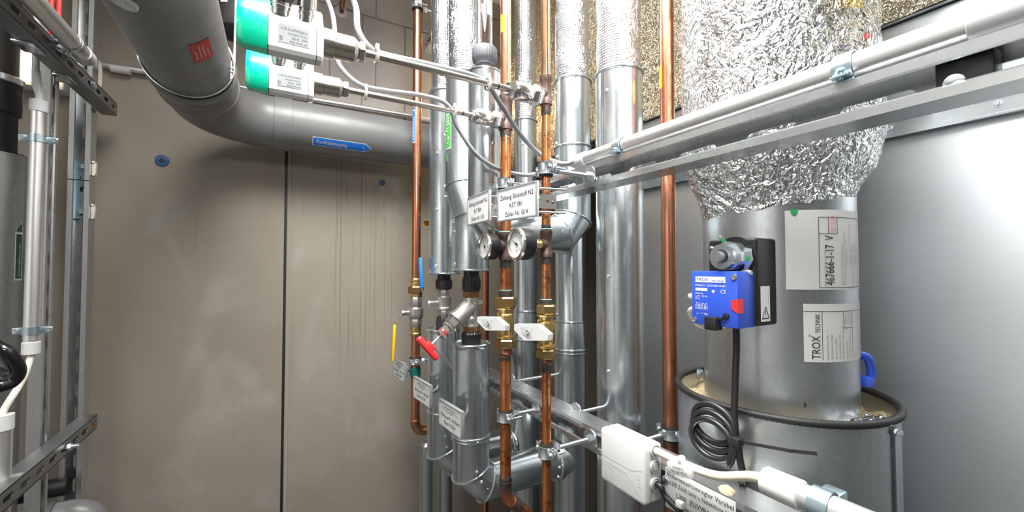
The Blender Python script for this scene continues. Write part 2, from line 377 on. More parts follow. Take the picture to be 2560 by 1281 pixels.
for a, b, zt in ((XL, .0235, CEIL), (.0315, XR, ZB-.004)):
    WB.part('panel', MB().box(((a+b)/2, WY+.02, zt/2), (b-a, .04, zt), bevel=.002), 'concrete')
WB.part('joint_strip', MB().box((.0385, WY-.0015, ZB/2), (.009, .003, ZB)), 'joint_seal')
WB.part('joint_filler', MB().box((.0275, WY+.017, ZB/2), (.008, .03, ZB)), 'black_rubber')
BW, BH, J = .167, .16, .003
bmesh_blk = None
for r in range(6):
    z0 = ZB+r*BH; z1 = min(z0+BH-J*1.8, CEIL)
    if z1-z0 < .02: continue
    off = .3327 if r % 2 else .2815
    k0 = math.floor((XL-off)/BW)
    for k in range(k0, 12):
        a = max(.0315, off+k*BW); b = min(XR, off+(k+1)*BW-J)
        if b-a < .02: continue
        d = random.uniform(-.0012, .0012)
        WB.part('block', MB().box(((a+b)/2, WY+.02+d, (z0+z1)/2), (b-a, .04, z1-z0), bevel=.002, seg=1), 'block')
# blue anchor plugs set in the wall
for (u, v, lab) in ((405, 402, 'blue plastic anchor plug in the concrete wall beneath the grey elbow'), (955, 457, 'small blue plastic anchor plug in the wall beside the copper pipe')):
    p = atY(u, v, WY); R = .0185 if u < 500 else .0125
    t = Thing('anchor_plug', lab, 'plug', p)
    mb = MB().lathe(p, -Yv, [(-.01, R*.8), (.0, R), (.004, R*.95), (.005, R*.55)], 18); t.part('flange', mb, 'plug_blue')
    mb = MB().lathe(p, -Yv, [(.004, R*.3), (.0085, R*.3)], 6); t.part('core', mb, 'black_plastic')
    mb = MB(); mb.box(p-Yv*.0055, (R*1.5, .002, .003)); mb.box(p-Yv*.0055, (.003, .002, R*1.5)); t.part('rib', mb, 'plug_blue')
# thin conduit along the wall
z = 2.09; mb = MB().cyl((-1.3, WY-.018, z-.012), (.75, WY-.018, z+.03), .0085, 16)
t = Thing('wall_conduit', 'thin grey conduit running along the wall above the grey pipe', 'conduit', (-.2, WY-.018, z)); t.part('tube', mb, 'aluminium_tube')
p = atY(302, 190, WY-.018); p.z = z; t.part('sleeve', MB().cyl(p-Xv*.022, p+Xv*.022, .0115, 16), 'light_grey_plastic')
p2 = atY(1062, 285, WY-.018); p2.z = z+.017; t.part('sleeve', MB().cyl(p2-Xv*.03, p2+Xv*.03, .0115, 16), 'light_grey_plastic')
for x in (-.25, .1, .5):
    mb = MB().box((x, WY-.012, z+.008), (.014, .024, .026), bevel=.002); t.part('clip', mb, 'light_grey_plastic')
# short copper stub with rosette high on the wall
p = atY(853, 30, WY); t = Thing('copper_stub', 'short copper stub with round wall rosette high on the block wall', 'pipe', p)
t.part('rosette', MB().lathe(p, -Yv, [(0, .023), (.004, .021), (.006, .012)], 22), 'light_grey_plastic')
mb = MB(); mb.tube(smooth_path([p, p-Yv*.02, p-Yv*.03+Zv*.02, Vector((p.x+.012, p.y-.03, p.z+.12)), Vector((p.x+.02, p.y-.03, CEIL))], 5), .0085, 14); t.part('tube', mb, 'copper_dark')

# ================================================================ the big sheet-metal duct on the right
XP = .85
pA = atX(2197, 75, XP); pB = atX(2220, 327, XP); zA, zB_ = pA.z, pB.z
t = Thing('sheet_metal_duct', 'large flat galvanised duct side behind the round air duct', 'duct', (XP+.3, -.5, 0))
YE = .80
t.part('panel', MB().box((XP+.3, (YE-1.9)/2, zB_/2-.0066), (.6, YE+1.9, zB_-.0132), bevel=.003), 'plate_metal')
t.part('panel', MB().box((XP+.302, (YE-1.9)/2, (zA+zB_)/2), (.596, YE+1.9, zA-zB_), bevel=.003), 'plate_metal')
pr = [(0, -.014), (.010, -.014), (.010, -.011), (.004, -.009), (.004, .012), (.009, .0135), (.009, .0165), (0, .0165)]
t.part('flange', MB().prism([(-a, b) for a, b in pr], (XP, YE, zB_), Xv, Zv, -Yv, YE+1.9), 'galvanised')
for (u, v) in ((2223, 319), (2493, 263), (1650, 455)):
    q = atX(u, v, XP-.004); screw(t, (XP-.004, q.y, zB_+.003), -Xv, 1.1)
# foil insulated duct above
def crumple_face(x, y0, y1, z0, z1, n, m, amp, sc):
    mb = MB(); vs = []
    for j in range(m+1):
        for i in range(n+1):
            y = y0+(y1-y0)*i/n; zz = z0+(z1-z0)*j/m; d = noise.noise(Vector((y*sc, zz*sc, 3)))*amp+noise.noise(Vector((y*sc*3, zz*sc*3, 9)))*amp*.5
            vs.append((x+d-.0, y, zz))
    mb.add(vs, [(j*(n+1)+i, j*(n+1)+i+1, (j+1)*(n+1)+i+1, (j+1)*(n+1)+i) for j in range(m) for i in range(n)]); return mb
t = Thing('insulated_duct', 'foil insulated duct high on the right with crumpled yellowish foil', 'duct', (XP+.3, 0, zA))
mb = crumple_face(XP-.004, 1.5, -1.8, zA+.004, CEIL-.05, 130, 34, .006, 14)
t.part('foil_face', mb, 'foil_duct', sharp=2)
t.part('core', MB().box((XP+.31, -.15, (zA+CEIL-.04)/2), (.6, 3.29, CEIL-.06-zA)), 'foil_duct')
mb = MB().box((XP+.002, .45, zA+.007), (.008, 2.1, .012)); t.part('edge_strip', mb, 'galvanised_dull')
# warm batten lamp behind the pipes and another behind the left struts
t = Thing('batten_lamp', 'warm glowing batten lamp on the wall behind the left struts', 'lamp', atY(76, 170, WY))
p = atY(76, 168, 1.58); t.part('diffuser', MB().box(p, (.105, .03, .075), bevel=.006), 'window_lamp_diffuser'); t.part('body', MB().box(p+Yv*.04, (.12, .055, .09), bevel=.004), 'white_plastic')
t = Thing('batten_lamp', 'warm batten lamp hidden behind the vertical jacketed pipes', 'lamp', (.72, WY, 2.2))
t.part('diffuser', MB().cyl((.60, WY-.06, 2.2), (.82, WY-.06, 2.2), .016, 16), 'lamp_diffuser'); t.part('body', MB().box((.71, WY-.015, 2.2), (.25, .03, .05), bevel=.004), 'white_plastic')

# ================================================================ grey exhaust pipe
GX, GZ, GY, GR = -.173, 1.957, 1.494, .08
t = Thing('exhaust_pipe', 'thick grey plastic exhaust pipe bending along the concrete wall', 'pipe', (GX, GY, GZ-GR))
t.part('tube', MB().cyl((GX, -1.95, GZ), (GX, 1.17, GZ), GR, 56), 'grey_pvc')
mb = MB().lathe((GX, 0, GZ), Yv, [(1.14, GR+.0005), (1.15, GR+.0045), (1.156, GR+.007), (1.164, GR+.008), (1.172, GR+.0065), (1.178, GR+.0045), (1.250, GR+.0045), (1.252, GR+.0065), (1.258, GR+.0065), (1.262, GR+.001)], 56, False); sock = t.part('socket', mb, 'grey_pvc')
t.part('seal_ring', MB().lathe((GX, 0, GZ), Yv, [(1.134, GR+.0008), (1.137, GR+.004), (1.143, GR+.004), (1.146, GR+.0008)], 56, False), 'black_rubber', parent=sock)
ER = .165; cpt = (GX+ER, GY-ER, GZ)
pts = [Vector((GX, 1.25, GZ))]+arc(cpt, ER, PI, PI/2, 14, Xv, Yv)
mb = MB(); mb.tube(pts, GR-.0005, 56, cap=False); t.part('elbow', mb, 'grey_pvc', sharp=1.2)
t.part('coupling', MB().lathe((0, GY, GZ), Xv, [(-.0115, GR), (-.0105, GR+.0022), (.039, GR+.0022), (.040, GR)], 56, False), 'grey_pvc')
t.part('tube', MB().cyl((.03, GY, GZ), (.80, GY, GZ), GR, 56), 'grey_pvc')
# blue arrow label on the horizontal run
def onx(x0, a0, R): return lambda x, y: Vector((x0+x, GY+R*math.cos(a0+y/R), GZ+R*math.sin(a0+y/R)))
p, n = hitcyl((0, GY, GZ), Xv, GR, 781, 352); q, _ = hitcyl((0, GY, GZ), Xv, GR, 931, 363)
ang = math.atan2(n.z, n.y)
# angle grows upward on the far side, so flip: label height runs with -angle
fn = lambda lift: (lambda x, y: Vector((p.x+x, GY+(GR+lift)*math.cos(ang-(y)/GR), GZ+(GR+lift)*math.sin(ang-(y)/GR))))
L = (q-p).x; H = .031
lb = MB()
def arrow_sticker(mb, fn, L, H, tip, o): poly(mb, fn, [(o, -H/2+o), (L*.35, -H/2+o), (L-tip-o*.4, -H/2+o), (L-o*1.8, 0), (L-tip-o*.4, H/2-o), (L*.35, H/2-o), (o, H/2-o)])
def arrow_grid(mb, fn, L, H, tip, o, n=8):
    for j in range(n):
        y0 = -H/2+o+(H-2*o)*j/n; y1 = -H/2+o+(H-2*o)*(j+1)/n; e = lambda y: L-o*1.6-(tip)*abs(y)/(H/2)
        mb.add([fn(o, y0), fn(e(y0), y0), fn(e(y1), y1), fn(o, y1)], [(0, 1, 2, 3)])
mb = MB(); arrow_grid(mb, fn(.0009), L, H, .022, 0); lb = t.part('label', mb, 'white_print', label='blue arrow label reading Punktabsaugung')
mb = MB(); arrow_grid(mb, fn(.0013), L, H, .022, .0022); t.part('label_field', mb, 'blue_sticker', parent=lb)
mb = MB(); bar(mb, fn(.0016), L-.0265, -H/2, L-.0265, H/2, .0015); t.part('divider', mb, 'white_print', parent=lb); mb = MB(); text_into(mb, 'Punktabsaugung', .012, -.0055, .013, .092, fn(.0017)); t.part('lettering', mb, 'white_print', parent=lb)
# red warning sticker on the overhead run
def ony(u, v):
    P, nn = hitcyl((GX, 0, GZ), Yv, GR, u, v); return P.y, math.atan2(nn.z, nn.x)
(ya, aa), (yb, ab), (yc, ac) = ony(520, 92), ony(472, 122), ony(528, 142)
fr = lambda lift: (lambda x, y: Vector((GX+(GR+lift)*math.cos(aa+(ab-aa)*x), ya+(yc-ya)*y, GZ+(GR+lift)*math.sin(aa+(ab-aa)*x))))
mb = MB(); patch(mb, fr(.0008), 0, 1, 0, 1, 8, 1); lb = t.part('sticker', mb, 'red_sticker', label='red sticker with white lettering')
mb = MB()
for k, s_ in enumerate(('Reichsmittel', 'Jud. 600 Punktabsaugung', 'L 300 ABP0873 ES11', 'Raum 01.305')):
    x0 = .13+.2*k
    f2 = lambda x, y, x0=x0: fr(.0013)(x0+y, .92-x)
    text_into(mb, s_, .12, 0, .085, (.45, .66, .62, .40)[k], lambda x, y, x0=x0: fr(.0013)(1-(x0+.05)+y-.05, 1-(.06+x)))
t.part('lettering', mb, 'white_print', parent=lb)
# embossed round cap on the underside
p, n = hitcyl((GX, 0, GZ), Yv, GR, 305, 2); mb = MB().lathe(p-n*.003, n, [(a, b*.72) for a, b in [(0, .026), (.005, .026), (.0062, .024), (.0055, .021), (.0065, .019), (.0055, .015), (.0065, .013), (.0055, .009), (.0065, .007), (.0055, .003)]], 32)
t.part('inspection_cap', mb, 'light_grey_plastic')
# wire hanger of the exhaust pipe
t = Thing('pipe_hanger', 'thin steel wire hanger with small bolt around the grey exhaust pipe', 'hanger', (GX, 1.05, CEIL-.01))
R = GR+.004; yb = 1.122
mb = MB(); mb.tube([Vector((GX+R*math.cos(a), yb, GZ+R*math.sin(a))) for a in [PI*2*i/48 for i in range(48)]], .0022, 8, closed=True); t.part('ring', mb, 'zinc_bright')
mb = MB().cyl((GX+R, yb, GZ+.01), (GX+R+.004, yb, CEIL), .0028, 10); t.part('rod', mb, 'zinc_bright')
p = hitcyl((GX, 0, GZ), Yv, R+.014, 577, 175)[0]
mb = MB().cyl((p.x, p.y, p.z-.02), (p.x, p.y, p.z+.018), .0024, 10); mb.hexnut((p.x, p.y, p.z-.006), Zv, .004, .009); mb.hexnut((p.x, p.y, p.z+.002), Zv, .004, .009); t.part('bolt', mb, 'zinc_bright')
mb = MB().cyl((p.x, p.y, p.z-.003), (GX+R*.95, yb, GZ+.0), .0022, 8); t.part('ear', mb, 'zinc_bright')
# black insulated pipe end between the exhaust pipe and the sensors
C = atY(590, 300, 1.22); r_ = .052; zb = zc((C.x, C.y), 97)
mb = MB().lathe((C.x, C.y, zb), Zv, [(0, .02), (.004, .036), (.014, .048), (.03, r_), (CEIL-zb, r_)], 32)
t = Thing('black_insulated_pipe', 'black rubber insulated pipe end hanging beside the grey exhaust pipe', 'pipe', (C.x, C.y, zb)); t.part('insulation', mb, 'black_rubber')
a = vang(C, r_, 552, 20); f = onv(C, r_+.0008, a, zc((C.x, C.y), 38)); mb = MB(); patch(mb, f, 0, .016, 0, .06, 6); lb = t.part('label', mb, 'white_print')
f = onv(C, r_+.0014, a, zc((C.x, C.y), 38)); mb = MB(); patch(mb, f, .004, .012, .006, .055, 6); t.part('label_stripe', mb, 'blue_sticker', parent=lb)
# ================================================================ upright pipes
def XU(Y, u): r = (u-1280)/FPX; s, c = .5, math.cos(YAW); return Y*(s+r*c)/(c-r*s)      # x on the line y = Y seen at column u
def YU(X, u): r = (u-1280)/FPX; s, c = .5, math.cos(YAW); return X*(c-r*s)/(s+r*c)      # y on the line x = X seen at column u
RX0, RX1 = .477, .518                                                                   # the two strut rails run along y between these x
C1 = (.386, YU(.386, 1040)); L1 = (.407, 1.086); L2 = (.4075, .901); L2u = (.4075, .955); L3 = (.386, .787)
NL = (.402, YU(.402, 1264)); NR = (.384, YU(.384, 1365.5))
B1 = (.662, 1.065); B2u = (.626, .787); B2 = (.706, .901); B3 = (.64, .645); C2 = (.674, .546); C3 = (.666, 1.35)
def V3(C, z): return Vector((C[0], C[1], z))
def seg(t, C, r, z0, z1, mat, name='tube', n=32, parent=None, **k): return t.part(name, MB().cyl(V3(C, min(z0, z1)), V3(C, max(z0, z1)), r, n), mat, parent=parent, **k)
def lath(t, C, prof, mat, name, n=32, parent=None, cap=True, **k):
    pr = sorted(prof); return t.part(name, MB().lathe(V3(C, 0), Zv, pr, n, cap), mat, parent=parent, **k)
def bead(t, C, z, r, parent=None, mat='galvanised', name='bead'):
    return t.part(name, MB().lathe(V3(C, z), Zv, [(-.0035, r), (-.0025, r+.0022), (0, r+.003), (.0025, r+.0022), (.0035, r)], 40, False), mat, parent=parent)
def ringbead(t, ring, r=.0024, mat='galvanised', grow=1.012):
    c = sum(ring, Vector())/len(ring); mb = MB(); mb.tube([c+(p-c)*grow for p in ring], r, 8, closed=True); t.part('bead', mb, mat)
def thread(mb, a, b, r, pitch=.0014, n=10):
    a, b = Vector(a), Vector(b); L = (b-a).length; k = max(2, int(L/pitch)); pr = []
    for i in range(k): pr += [(L*i/k, r*.86), (L*(i+.5)/k, r)]
    pr.append((L, r*.86)); mb.lathe(a, b-a, pr, n)
def clamp(label, C, r, z, xr=None, h=.020, group=None, washer=True, rod_r=.004, mat='zinc_bright'):
    """two-piece rubber lined pipe clamp; its threaded rod reaches the rail face at x = xr"""
    t = Thing('pipe_clamp', label, 'clamp', V3(C, z-h/2), group)
    t.part('rubber_liner', MB().lathe(V3(C, z), Zv, [(-h*.62, r+.0005), (-h*.62, r+.0034), (-h*.5, r+.0045), (h*.5, r+.0045), (h*.62, r+.0034), (h*.62, r+.0005)], 32, False), 'black_rubber')
    t.part('band', MB().lathe(V3(C, z), Zv, [(-h*.45, r+.0042), (-h*.45, r+.0068), (-h*.3, r+.006), (h*.3, r+.006), (h*.45, r+.0068), (h*.45, r+.0042)], 32, False), mat)
    for sy in (-1, 1):
        y = C[1]+sy*(r+.0105); sx = .0
        mb = MB().box((C[0]-.003, y, z), (.0032, .013, h*.85), bevel=.001); mb.box((C[0]+.003, y, z), (.0032, .013, h*.85), bevel=.001); ear = t.part('ear', mb, mat)
        mb = MB().lathe((C[0]-.0085, y, z), Xv, [(0, .003), (.0025, .0045), (.004, .0045)], 14); mb.cyl((C[0]-.005, y, z), (C[0]+.024, y, z), .0022, 10); t.part('screw', mb, mat, parent=ear)
    if xr is not None:
        sg = 1 if xr > C[0] else -1; a = C[0]+sg*(r+.005)
        mb = MB().hexnut((min(a, a+sg*.012), C[1], z), Xv, .012, .0125); t.part('boss', mb, mat)
        mb = MB(); thread(mb, (a, C[1], z), (xr+sg*.006, C[1], z), rod_r); rod = t.part('threaded_rod', mb, mat)
        if washer:
            xw = xr-sg*.0022
            mb = MB().lathe((xw, C[1], z), Xv*sg, [(0, .0042), (0, .0165), (.002, .017), (.0022, .0165)], 28); t.part('washer', mb, mat)
            mb = MB().hexnut((xw-(.0065 if sg > 0 else 0), C[1], z), Xv, .0065, .0125); t.part('nut', mb, mat)
    return t
def lever(t, p, d, zdir, mat, gname, L0, L1, wd, tilt=0):
    """flat bent steel lever from the stem at p, grip sleeve at its end"""
    p = Vector(p); k = p+d*.012+Zv*zdir*L0*.6+Vector((0, 0, 0)); e = p+d*(.016+tilt)+Zv*zdir*L0; f = e+Zv*zdir*L1+d*tilt
    A = Yv
    mb = MB()
    for a, b in ((p, k), (k, e), (e, e+(f-e)*.3)):
        dd = (b-a); x = dd.normalized(); n_ = x.cross(A).normalized(); mb.box((a+b)/2, (dd.length+.002, wd*.7, .0028), ax=(x, A, n_), bevel=.0008)
    st = t.part('lever', mb, 'nickel')
    dd = f-e; x = dd.normalized(); n_ = x.cross(A).normalized()
    mb = MB().box((e+f)/2, (dd.length, wd, .0075), ax=(x, A, n_), bevel=.003); t.part(gname, mb, mat, parent=st)

# ---- copper pipe nearest the wall, with ball valve
t = Thing('copper_pipe', 'copper pipe beside the concrete wall with an elbow at its foot', 'pipe', V3(C1, zc(C1, 1080)))
zt = lambda v: zc(C1, v)
seg(t, C1, .014, zt(700), CEIL, 'copper'); seg(t, C1, .014, zt(1060), zt(838), 'copper')
mb = MB().lathe(V3(C1, zt(1052)), Zv, [(-.006, .0150), (-.003, .0150), (-.001, .0168), (.002, .0172), (.004, .0165), (.005, .0145)], 28, False); t.part('collar', mb, 'copper')
cz = zt(1056); Rb = .032
mb = MB(); mb.tube([V3(C1, cz+.002)]+arc(Vector((C1[0]+Rb, C1[1], cz)), Rb, PI, 1.5*PI, 10, Xv, Zv)+[Vector((C1[0]+Rb+.1, C1[1], cz-Rb))], .0148, 24); t.part('elbow', mb, 'copper', sharp=1.2)
a0 = vang(C1, .014, 1031.5); za, zb = zt(360), zt(265); f = lambda lift: onv(C1, .0142+lift, a0-.35, za)
mb = MB(); patch(mb, f(.0002), 0, .0125, 0, (zb-za)*.86, 5); poly(mb, f(.0003), [(0, (zb-za)*.86), (.0125, (zb-za)*.86), (.006, zb-za)]); lb = t.part('label', mb, 'white_print')
mb = MB(); patch(mb, f(.0006), .0015, .011, .003, (zb-za)*.83, 5); poly(mb, f(.0007), [(.002, (zb-za)*.86), (.0108, (zb-za)*.86), (.006, (zb-za)*.96)]); t.part('label_field', mb, 'blue_sticker', parent=lb)
mb = MB(); text_into(mb, 'Kühlwasser', .008, 0, .0062, (zb-za)*.62, lambda x, y: f(.001)(.0092-y, x)); t.part('lettering', mb, 'white_print', parent=lb)
t = Thing('ball_valve', 'nickel ball valve with yellow lever on the wall copper pipe', 'valve', V3(C1, zt(840)))
lath(t, C1, [(zt(706), .0165), (zt(703), .0185), (zt(699), .0185), (zt(696), .0165)], 'brass', 'press_ring')
lath(t, C1, [(zt(718), .017), (zt(706), .0172)], 'brass', 'press_socket')
t.part('union_nut', MB().hexnut(V3(C1, zt(734)), Zv, zt(716)-zt(734), .042, rot=.3), 'brown_brass')
t.part('union_tail', MB().hexnut(V3(C1, zt(744)), Zv, zt(733)-zt(744), .034, rot=.1), 'brass')
t.part('hexagon', MB().hexnut(V3(C1, zt(771)), Zv, zt(743)-zt(771), .037, 8), 'nickel')
lath(t, C1, [(zt(797), .0195), (zt(794), .0225), (zt(785), .0238), (zt(776), .0235), (zt(772), .0238), (zt(769), .0205)], 'nickel', 'body')
t.part('hexagon', MB().hexnut(V3(C1, zt(818)), Zv, zt(796)-zt(818), .038, 8), 'nickel')
lath(t, C1, [(zt(840), .017), (zt(838), .0185), (zt(833), .0185), (zt(831), .0165), (zt(818), .0172)], 'brass', 'press_socket')
p = V3(C1, zt(781)); q = p-Xv*.042
mb = MB().cyl(p-Xv*.02, q, .008, 16); mb.hexnut(q-Xv*.004, Xv, .007, .016); t.part('stem', mb, 'nickel')
lever(t, q-Xv*.002, -Xv, -1, 'yellow_grip', 'grip', .034, .112, .016, .006)
clamp('rubber lined clamp at the top of the wall copper pipe', C1, .014, zt(18), RX0, washer=False)
clamp('zinc clamp under the yellow lever valve on the wall copper pipe', C1, .014, zt(903), RX0, washer=False)
# ---- sign holders -------------------------------------------------
def sign(label, pr, ang, W, H, T, lines, clear, strap, tint='paper'):
    """label plate hanging in the y-z plane, facing -x; pr = near edge bottom point, ang = yaw from y"""
    d = Vector((-math.sin(ang), math.cos(ang), 0)); n = Vector((-math.cos(ang), -math.sin(ang), 0)); pr = Vector(pr); A = (-d, Zv, n)
    c = pr+d*(W/2)+Zv*(H/2); t = Thing('sign_plate', label, 'sign', pr+d*(W/2))
    if clear:
        t.part('holder', MB().box(c, (W, H, T), ax=A, bevel=.001), 'holder_plastic' if clear == 1 else 'light_grey_plastic')
        t.part('card', MB().box(c+n*(T/2+.0004), (W-.006, H-.006, .0006), ax=A), tint)
        mb = MB()
        for (a, b, wd, hh) in ((0, H/2-.0012, W, .0024), (0, -H/2+.0012, W, .0024), (W/2-.0012, 0, .0024, H), (-W/2+.0012, 0, .0024, H)): mb.box(c+n*(T/2+.001)-d*a+Zv*b, (wd, hh, .0022), ax=A, bevel=.0005)
        t.part('rim', mb, 'holder_plastic')
        lift = T/2+.0012
    else: t.part('plate', MB().box(c, (W, H, T), ax=A, bevel=.0006), tint); lift = T/2+.0003
    f = flat(c+n*lift, -d, Zv)
    mb = MB()
    for (s_, x, y, h, w_) in lines:
        if s_ == '_': bar(mb, f, x-w_/2, y, x+w_/2, y, h)
        else: text_into(mb, s_, x, y, h, w_, f, 'c')
    t.part('lettering', mb, 'black_print')
    if strap: strap(t, c, d, n)
    return t
def n2strap(C, r):
    def go(t, c, d, n):
        e = c-d*.05-n*.004
        for dz in (.017, -.021):
            mb = MB(); thread(mb, Vector((e.x, e.y, e.z+dz)), Vector((C[0]+.022, e.y-.012, e.z+dz)), .0022); t.part('pin', mb, 'zinc_bright')
        mb = MB(); A = (Xv, -Yv, Zv)
        mb.slotted((e.x, C[1]-r-.0012, c.z-.014), Xv, Zv, -Yv, C[0]+.014-e.x, .023, .0012, [(.008+.011*i, .0055, .0055) for i in range(int((C[0]+.012-e.x)/.011))]); t.part('perforated_band', mb, 'nickel')
        screw(t, Vector((e.x-.001, e.y-.004, c.z)), -Yv, .7)
    return go
sw = .110
pr = Vector((.357, YU(.357, 1346), 0)); pr.z = zc((pr.x, pr.y), 541)
sign('white sign reading Zählung Stickstoff N2 KST 081 with G14', pr, .11, sw, .057, .004, [('Zählung Stickstoff N2', 0, .0085, .0078, .092), ('KST 081', 0, -.0065, .0078, .035), ('Zähler Nr. G14', 0, -.0215, .0078, .064)], 2, n2strap(NR, .0075), 'white_print')
pr = Vector((.338, YU(.338, 1226), 0)); pr.z = zc((pr.x, pr.y), 552)
sign('white sign reading Zählung Stickstoff N2 KST 804 with G15', pr, -.05, sw, .057, .004, [('Zählung Stickstoff N2', 0, .0085, .0078, .092), ('KST 804', 0, -.0065, .0078, .035), ('Zähler Nr. G15', 0, -.0215, .0078, .064)], 2, n2strap(NL, .011), 'white_print')
def jstrap(C, r):
    def go(t, c, d, n):
        mb = MB().box(c-n*.008-d*.020, (.028, .036, .012), ax=(-d, Zv, n), bevel=.002); t.part('bracket', mb, 'holder_plastic')
        q = Vector((C[0], C[1], c.z)); p = c-n*.018-d*.02; mb = MB().cyl(p, p+(q-p)*.9, .004, 10); t.part('stud', mb, 'nickel')
    return go
ve = lambda k: [('VE-Wasser / Reinstwasser', 0, .0155, .0042, .056), ('_', 0, .0125, .0006, .09), ('(LVE 2-80)', 0, .0075, .003, .03), ('VE-Wasser R. 1.06 Nord', 0, -.006, .0078, .092), ('Raum 1/2/3/4', 0, -.0195, .0078, .055)][:k]
for (lab, X, u0, vb, W, C, r) in (('clear framed sign reading VE-Wasser R. 1.06 Nord on the front jacketed pipe', .345, 1160, 1099, .112, L2, .0435), ('clear framed sign on the jacketed pipe nearer the wall copper pipe', .345, 1081, 1021, .112, L1, .0435), ('small grey framed sign strapped to the wall copper pipe', .352, 1016, 957, .10, C1, .014)):
    pr = Vector((X, YU(X, u0), 0)); pr.z = zc((X, pr.y), vb)
    sign(lab, pr, .09, W, .057, .0065, ve(5), 1, jstrap(C, r))
z0 = zt(940); mb = MB().lathe(V3(C1, z0), Zv, [(0, .0146), (.001, .0165), (.026, .0165), (.027, .0146)], 28, False)
single('tape_band', 'dark green tape band on the wall copper pipe under its clamp', 'tape', V3(C1, z0), mb, 'dark_green_tape')

# ---- jacketed pipe L1 (behind the front one) -----------------------
def mitre(t, C, r, zbend, xe, ydir=Vector((1, 0, 0)), top=None, mat='galvanised', seg_=.05, up=1):
    """vertical jacket from top turning through a three piece elbow to run along +x at height zbend"""
    d = ydir; k = seg_
    P = [V3(C, top), V3(C, zbend+up*k), V3(C, zbend)+d*k, Vector((xe, C[1], zbend))]
    mb = MB(); R = mb.tube(P, r, 40); t.part('jacket', mb, mat)
    ringbead(t, R[1]); ringbead(t, R[2]); return P, R
def foilsleeve(t, C, r, z0, z1, mat='foil_scrim', amp=.04, seed=0):
    n = max(4, int((z1-z0)/.012)); pr = [(z0+(z1-z0)*i/n, r) for i in range(n+1)]
    fn = lambda a, q: 1+amp*noise.noise(Vector((math.cos(a)*1.6+seed, math.sin(a)*1.6, q*22)))+amp*.4*noise.noise(Vector((math.cos(a)*5+seed, math.sin(a)*5, q*70)))
    mb = MB().lathe(V3(C, 0), Zv, pr, 48, True, rfun=fn); return t.part('foil_sleeve', mb, mat, sharp=2)
def uhit(t, C, r, pts, sc=1):
    for (u, v) in pts: p, n = vhit(C, r, u, v); screw(t, p, n, sc)
zl = lambda v: zc(L1, v)
t = Thing('jacketed_pipe', 'upper metal jacketed pipe with foil top behind the VE-Wasser pipe', 'pipe', V3(L1, zl(686)))
seg(t, L1, .0415, zl(684), zl(233), 'galvanised', 'jacket', 40); foilsleeve(t, L1, .038, zl(236), CEIL, seed=1)
bead(t, L1, zl(236), .0415)
t.part('end_disc', MB().lathe(V3(L1, zl(684)), Zv, [(-.002, .03), (-.002, .0455), (.0005, .0465), (.003, .0415)], 40), 'galvanised')
uhit(t, L1, .0415, [(1092, 524), (1090, 665), (1093, 383)])
a0 = vang(L1, .0415, 1074); f = onv(L1, .0423, a0, zl(672)); mb = MB(); patch(mb, f, -.004, .004, 0, .03, 4); t.part('tape_mark', mb, 'blue_sticker')
t = Thing('ball_valve', 'nickel ball valve with blue lever between two jacketed pipes', 'valve', V3(L1, zl(822)))
t.part('ribbed_socket', MB().ribbed(V3(L1, zl(700)), Zv, [(0, .0178), (zl(684)-zl(700), .0172)], 14, .03), 'black_plastic')
t.part('ribbed_nut', MB().ribbed(V3(L1, zl(724)), Zv, [(0, .0185), (.003, .0215), (.022, .0225), (zl(698)-zl(724), .0185)], 18, .035), 'black_plastic')
t.part('hexagon', MB().hexnut(V3(L1, zl(743)), Zv, zl(724)-zl(743), .029, 8), 'nickel')
lath(t, L1, [(zl(776), .016), (zl(773), .0205), (zl(769), .0205), (zl(767), .019), (zl(747), .0195), (zl(743), .0205), (zl(741), .017)], 'nickel', 'body')
t.part('hexagon', MB().hexnut(V3(L1, zl(792)), Zv, zl(775)-zl(792), .029, 8), 'nickel')
t.part('ribbed_nut', MB().ribbed(V3(L1, zl(824)), Zv, [(0, .021), (.03, .0205), (zl(791)-zl(824), .017)], 16, .03), 'black_plastic')
p = V3(L1, zl(757)); q = p-Xv*.042; mb = MB().cyl(p-Xv*.015, q, .0075, 16); mb.hexnut(q-Xv*.006, Xv, .008, .015); t.part('stem', mb, 'nickel')
lever(t, q-Xv*.002, -Xv, 1, 'blue_grip', 'grip', .040, .085, .014, .004)
t = Thing('jacketed_pipe', 'lower metal jacketed pipe under the blue lever valve turning away', 'pipe', V3(L1, zl(1175)))
zb1 = zl(1150)
P, R = mitre(t, L1, .0435, zb1, B1[0]-.02, top=zl(826), seg_=.034)
t.part('end_ring', MB().lathe(V3(L1, 0), Zv, [(zl(829), .0437), (zl(826), .0455), (zl(822), .0455), (zl(821), .043), (zl(823), .041), (zl(823), .018)], 40, False), 'galvanised'); bead(t, L1, zl(1024), .0435)
uhit(t, L1, .0435, [(1113, 1093), (1117, 1120)])
p = Vector((B1[0]-.052, L1[1], zb1)); t.part('collar', MB().lathe(p, Xv, [(0, .0436), (.003, .047), (.010, .049)], 36, False), 'galvanised')
for a in (-2.4, -1.7, -3.0): screw(t, p+Xv*(-.006)+Vector((0, math.cos(a), math.sin(a)))*.0437, Vector((0, math.cos(a), math.sin(a))))

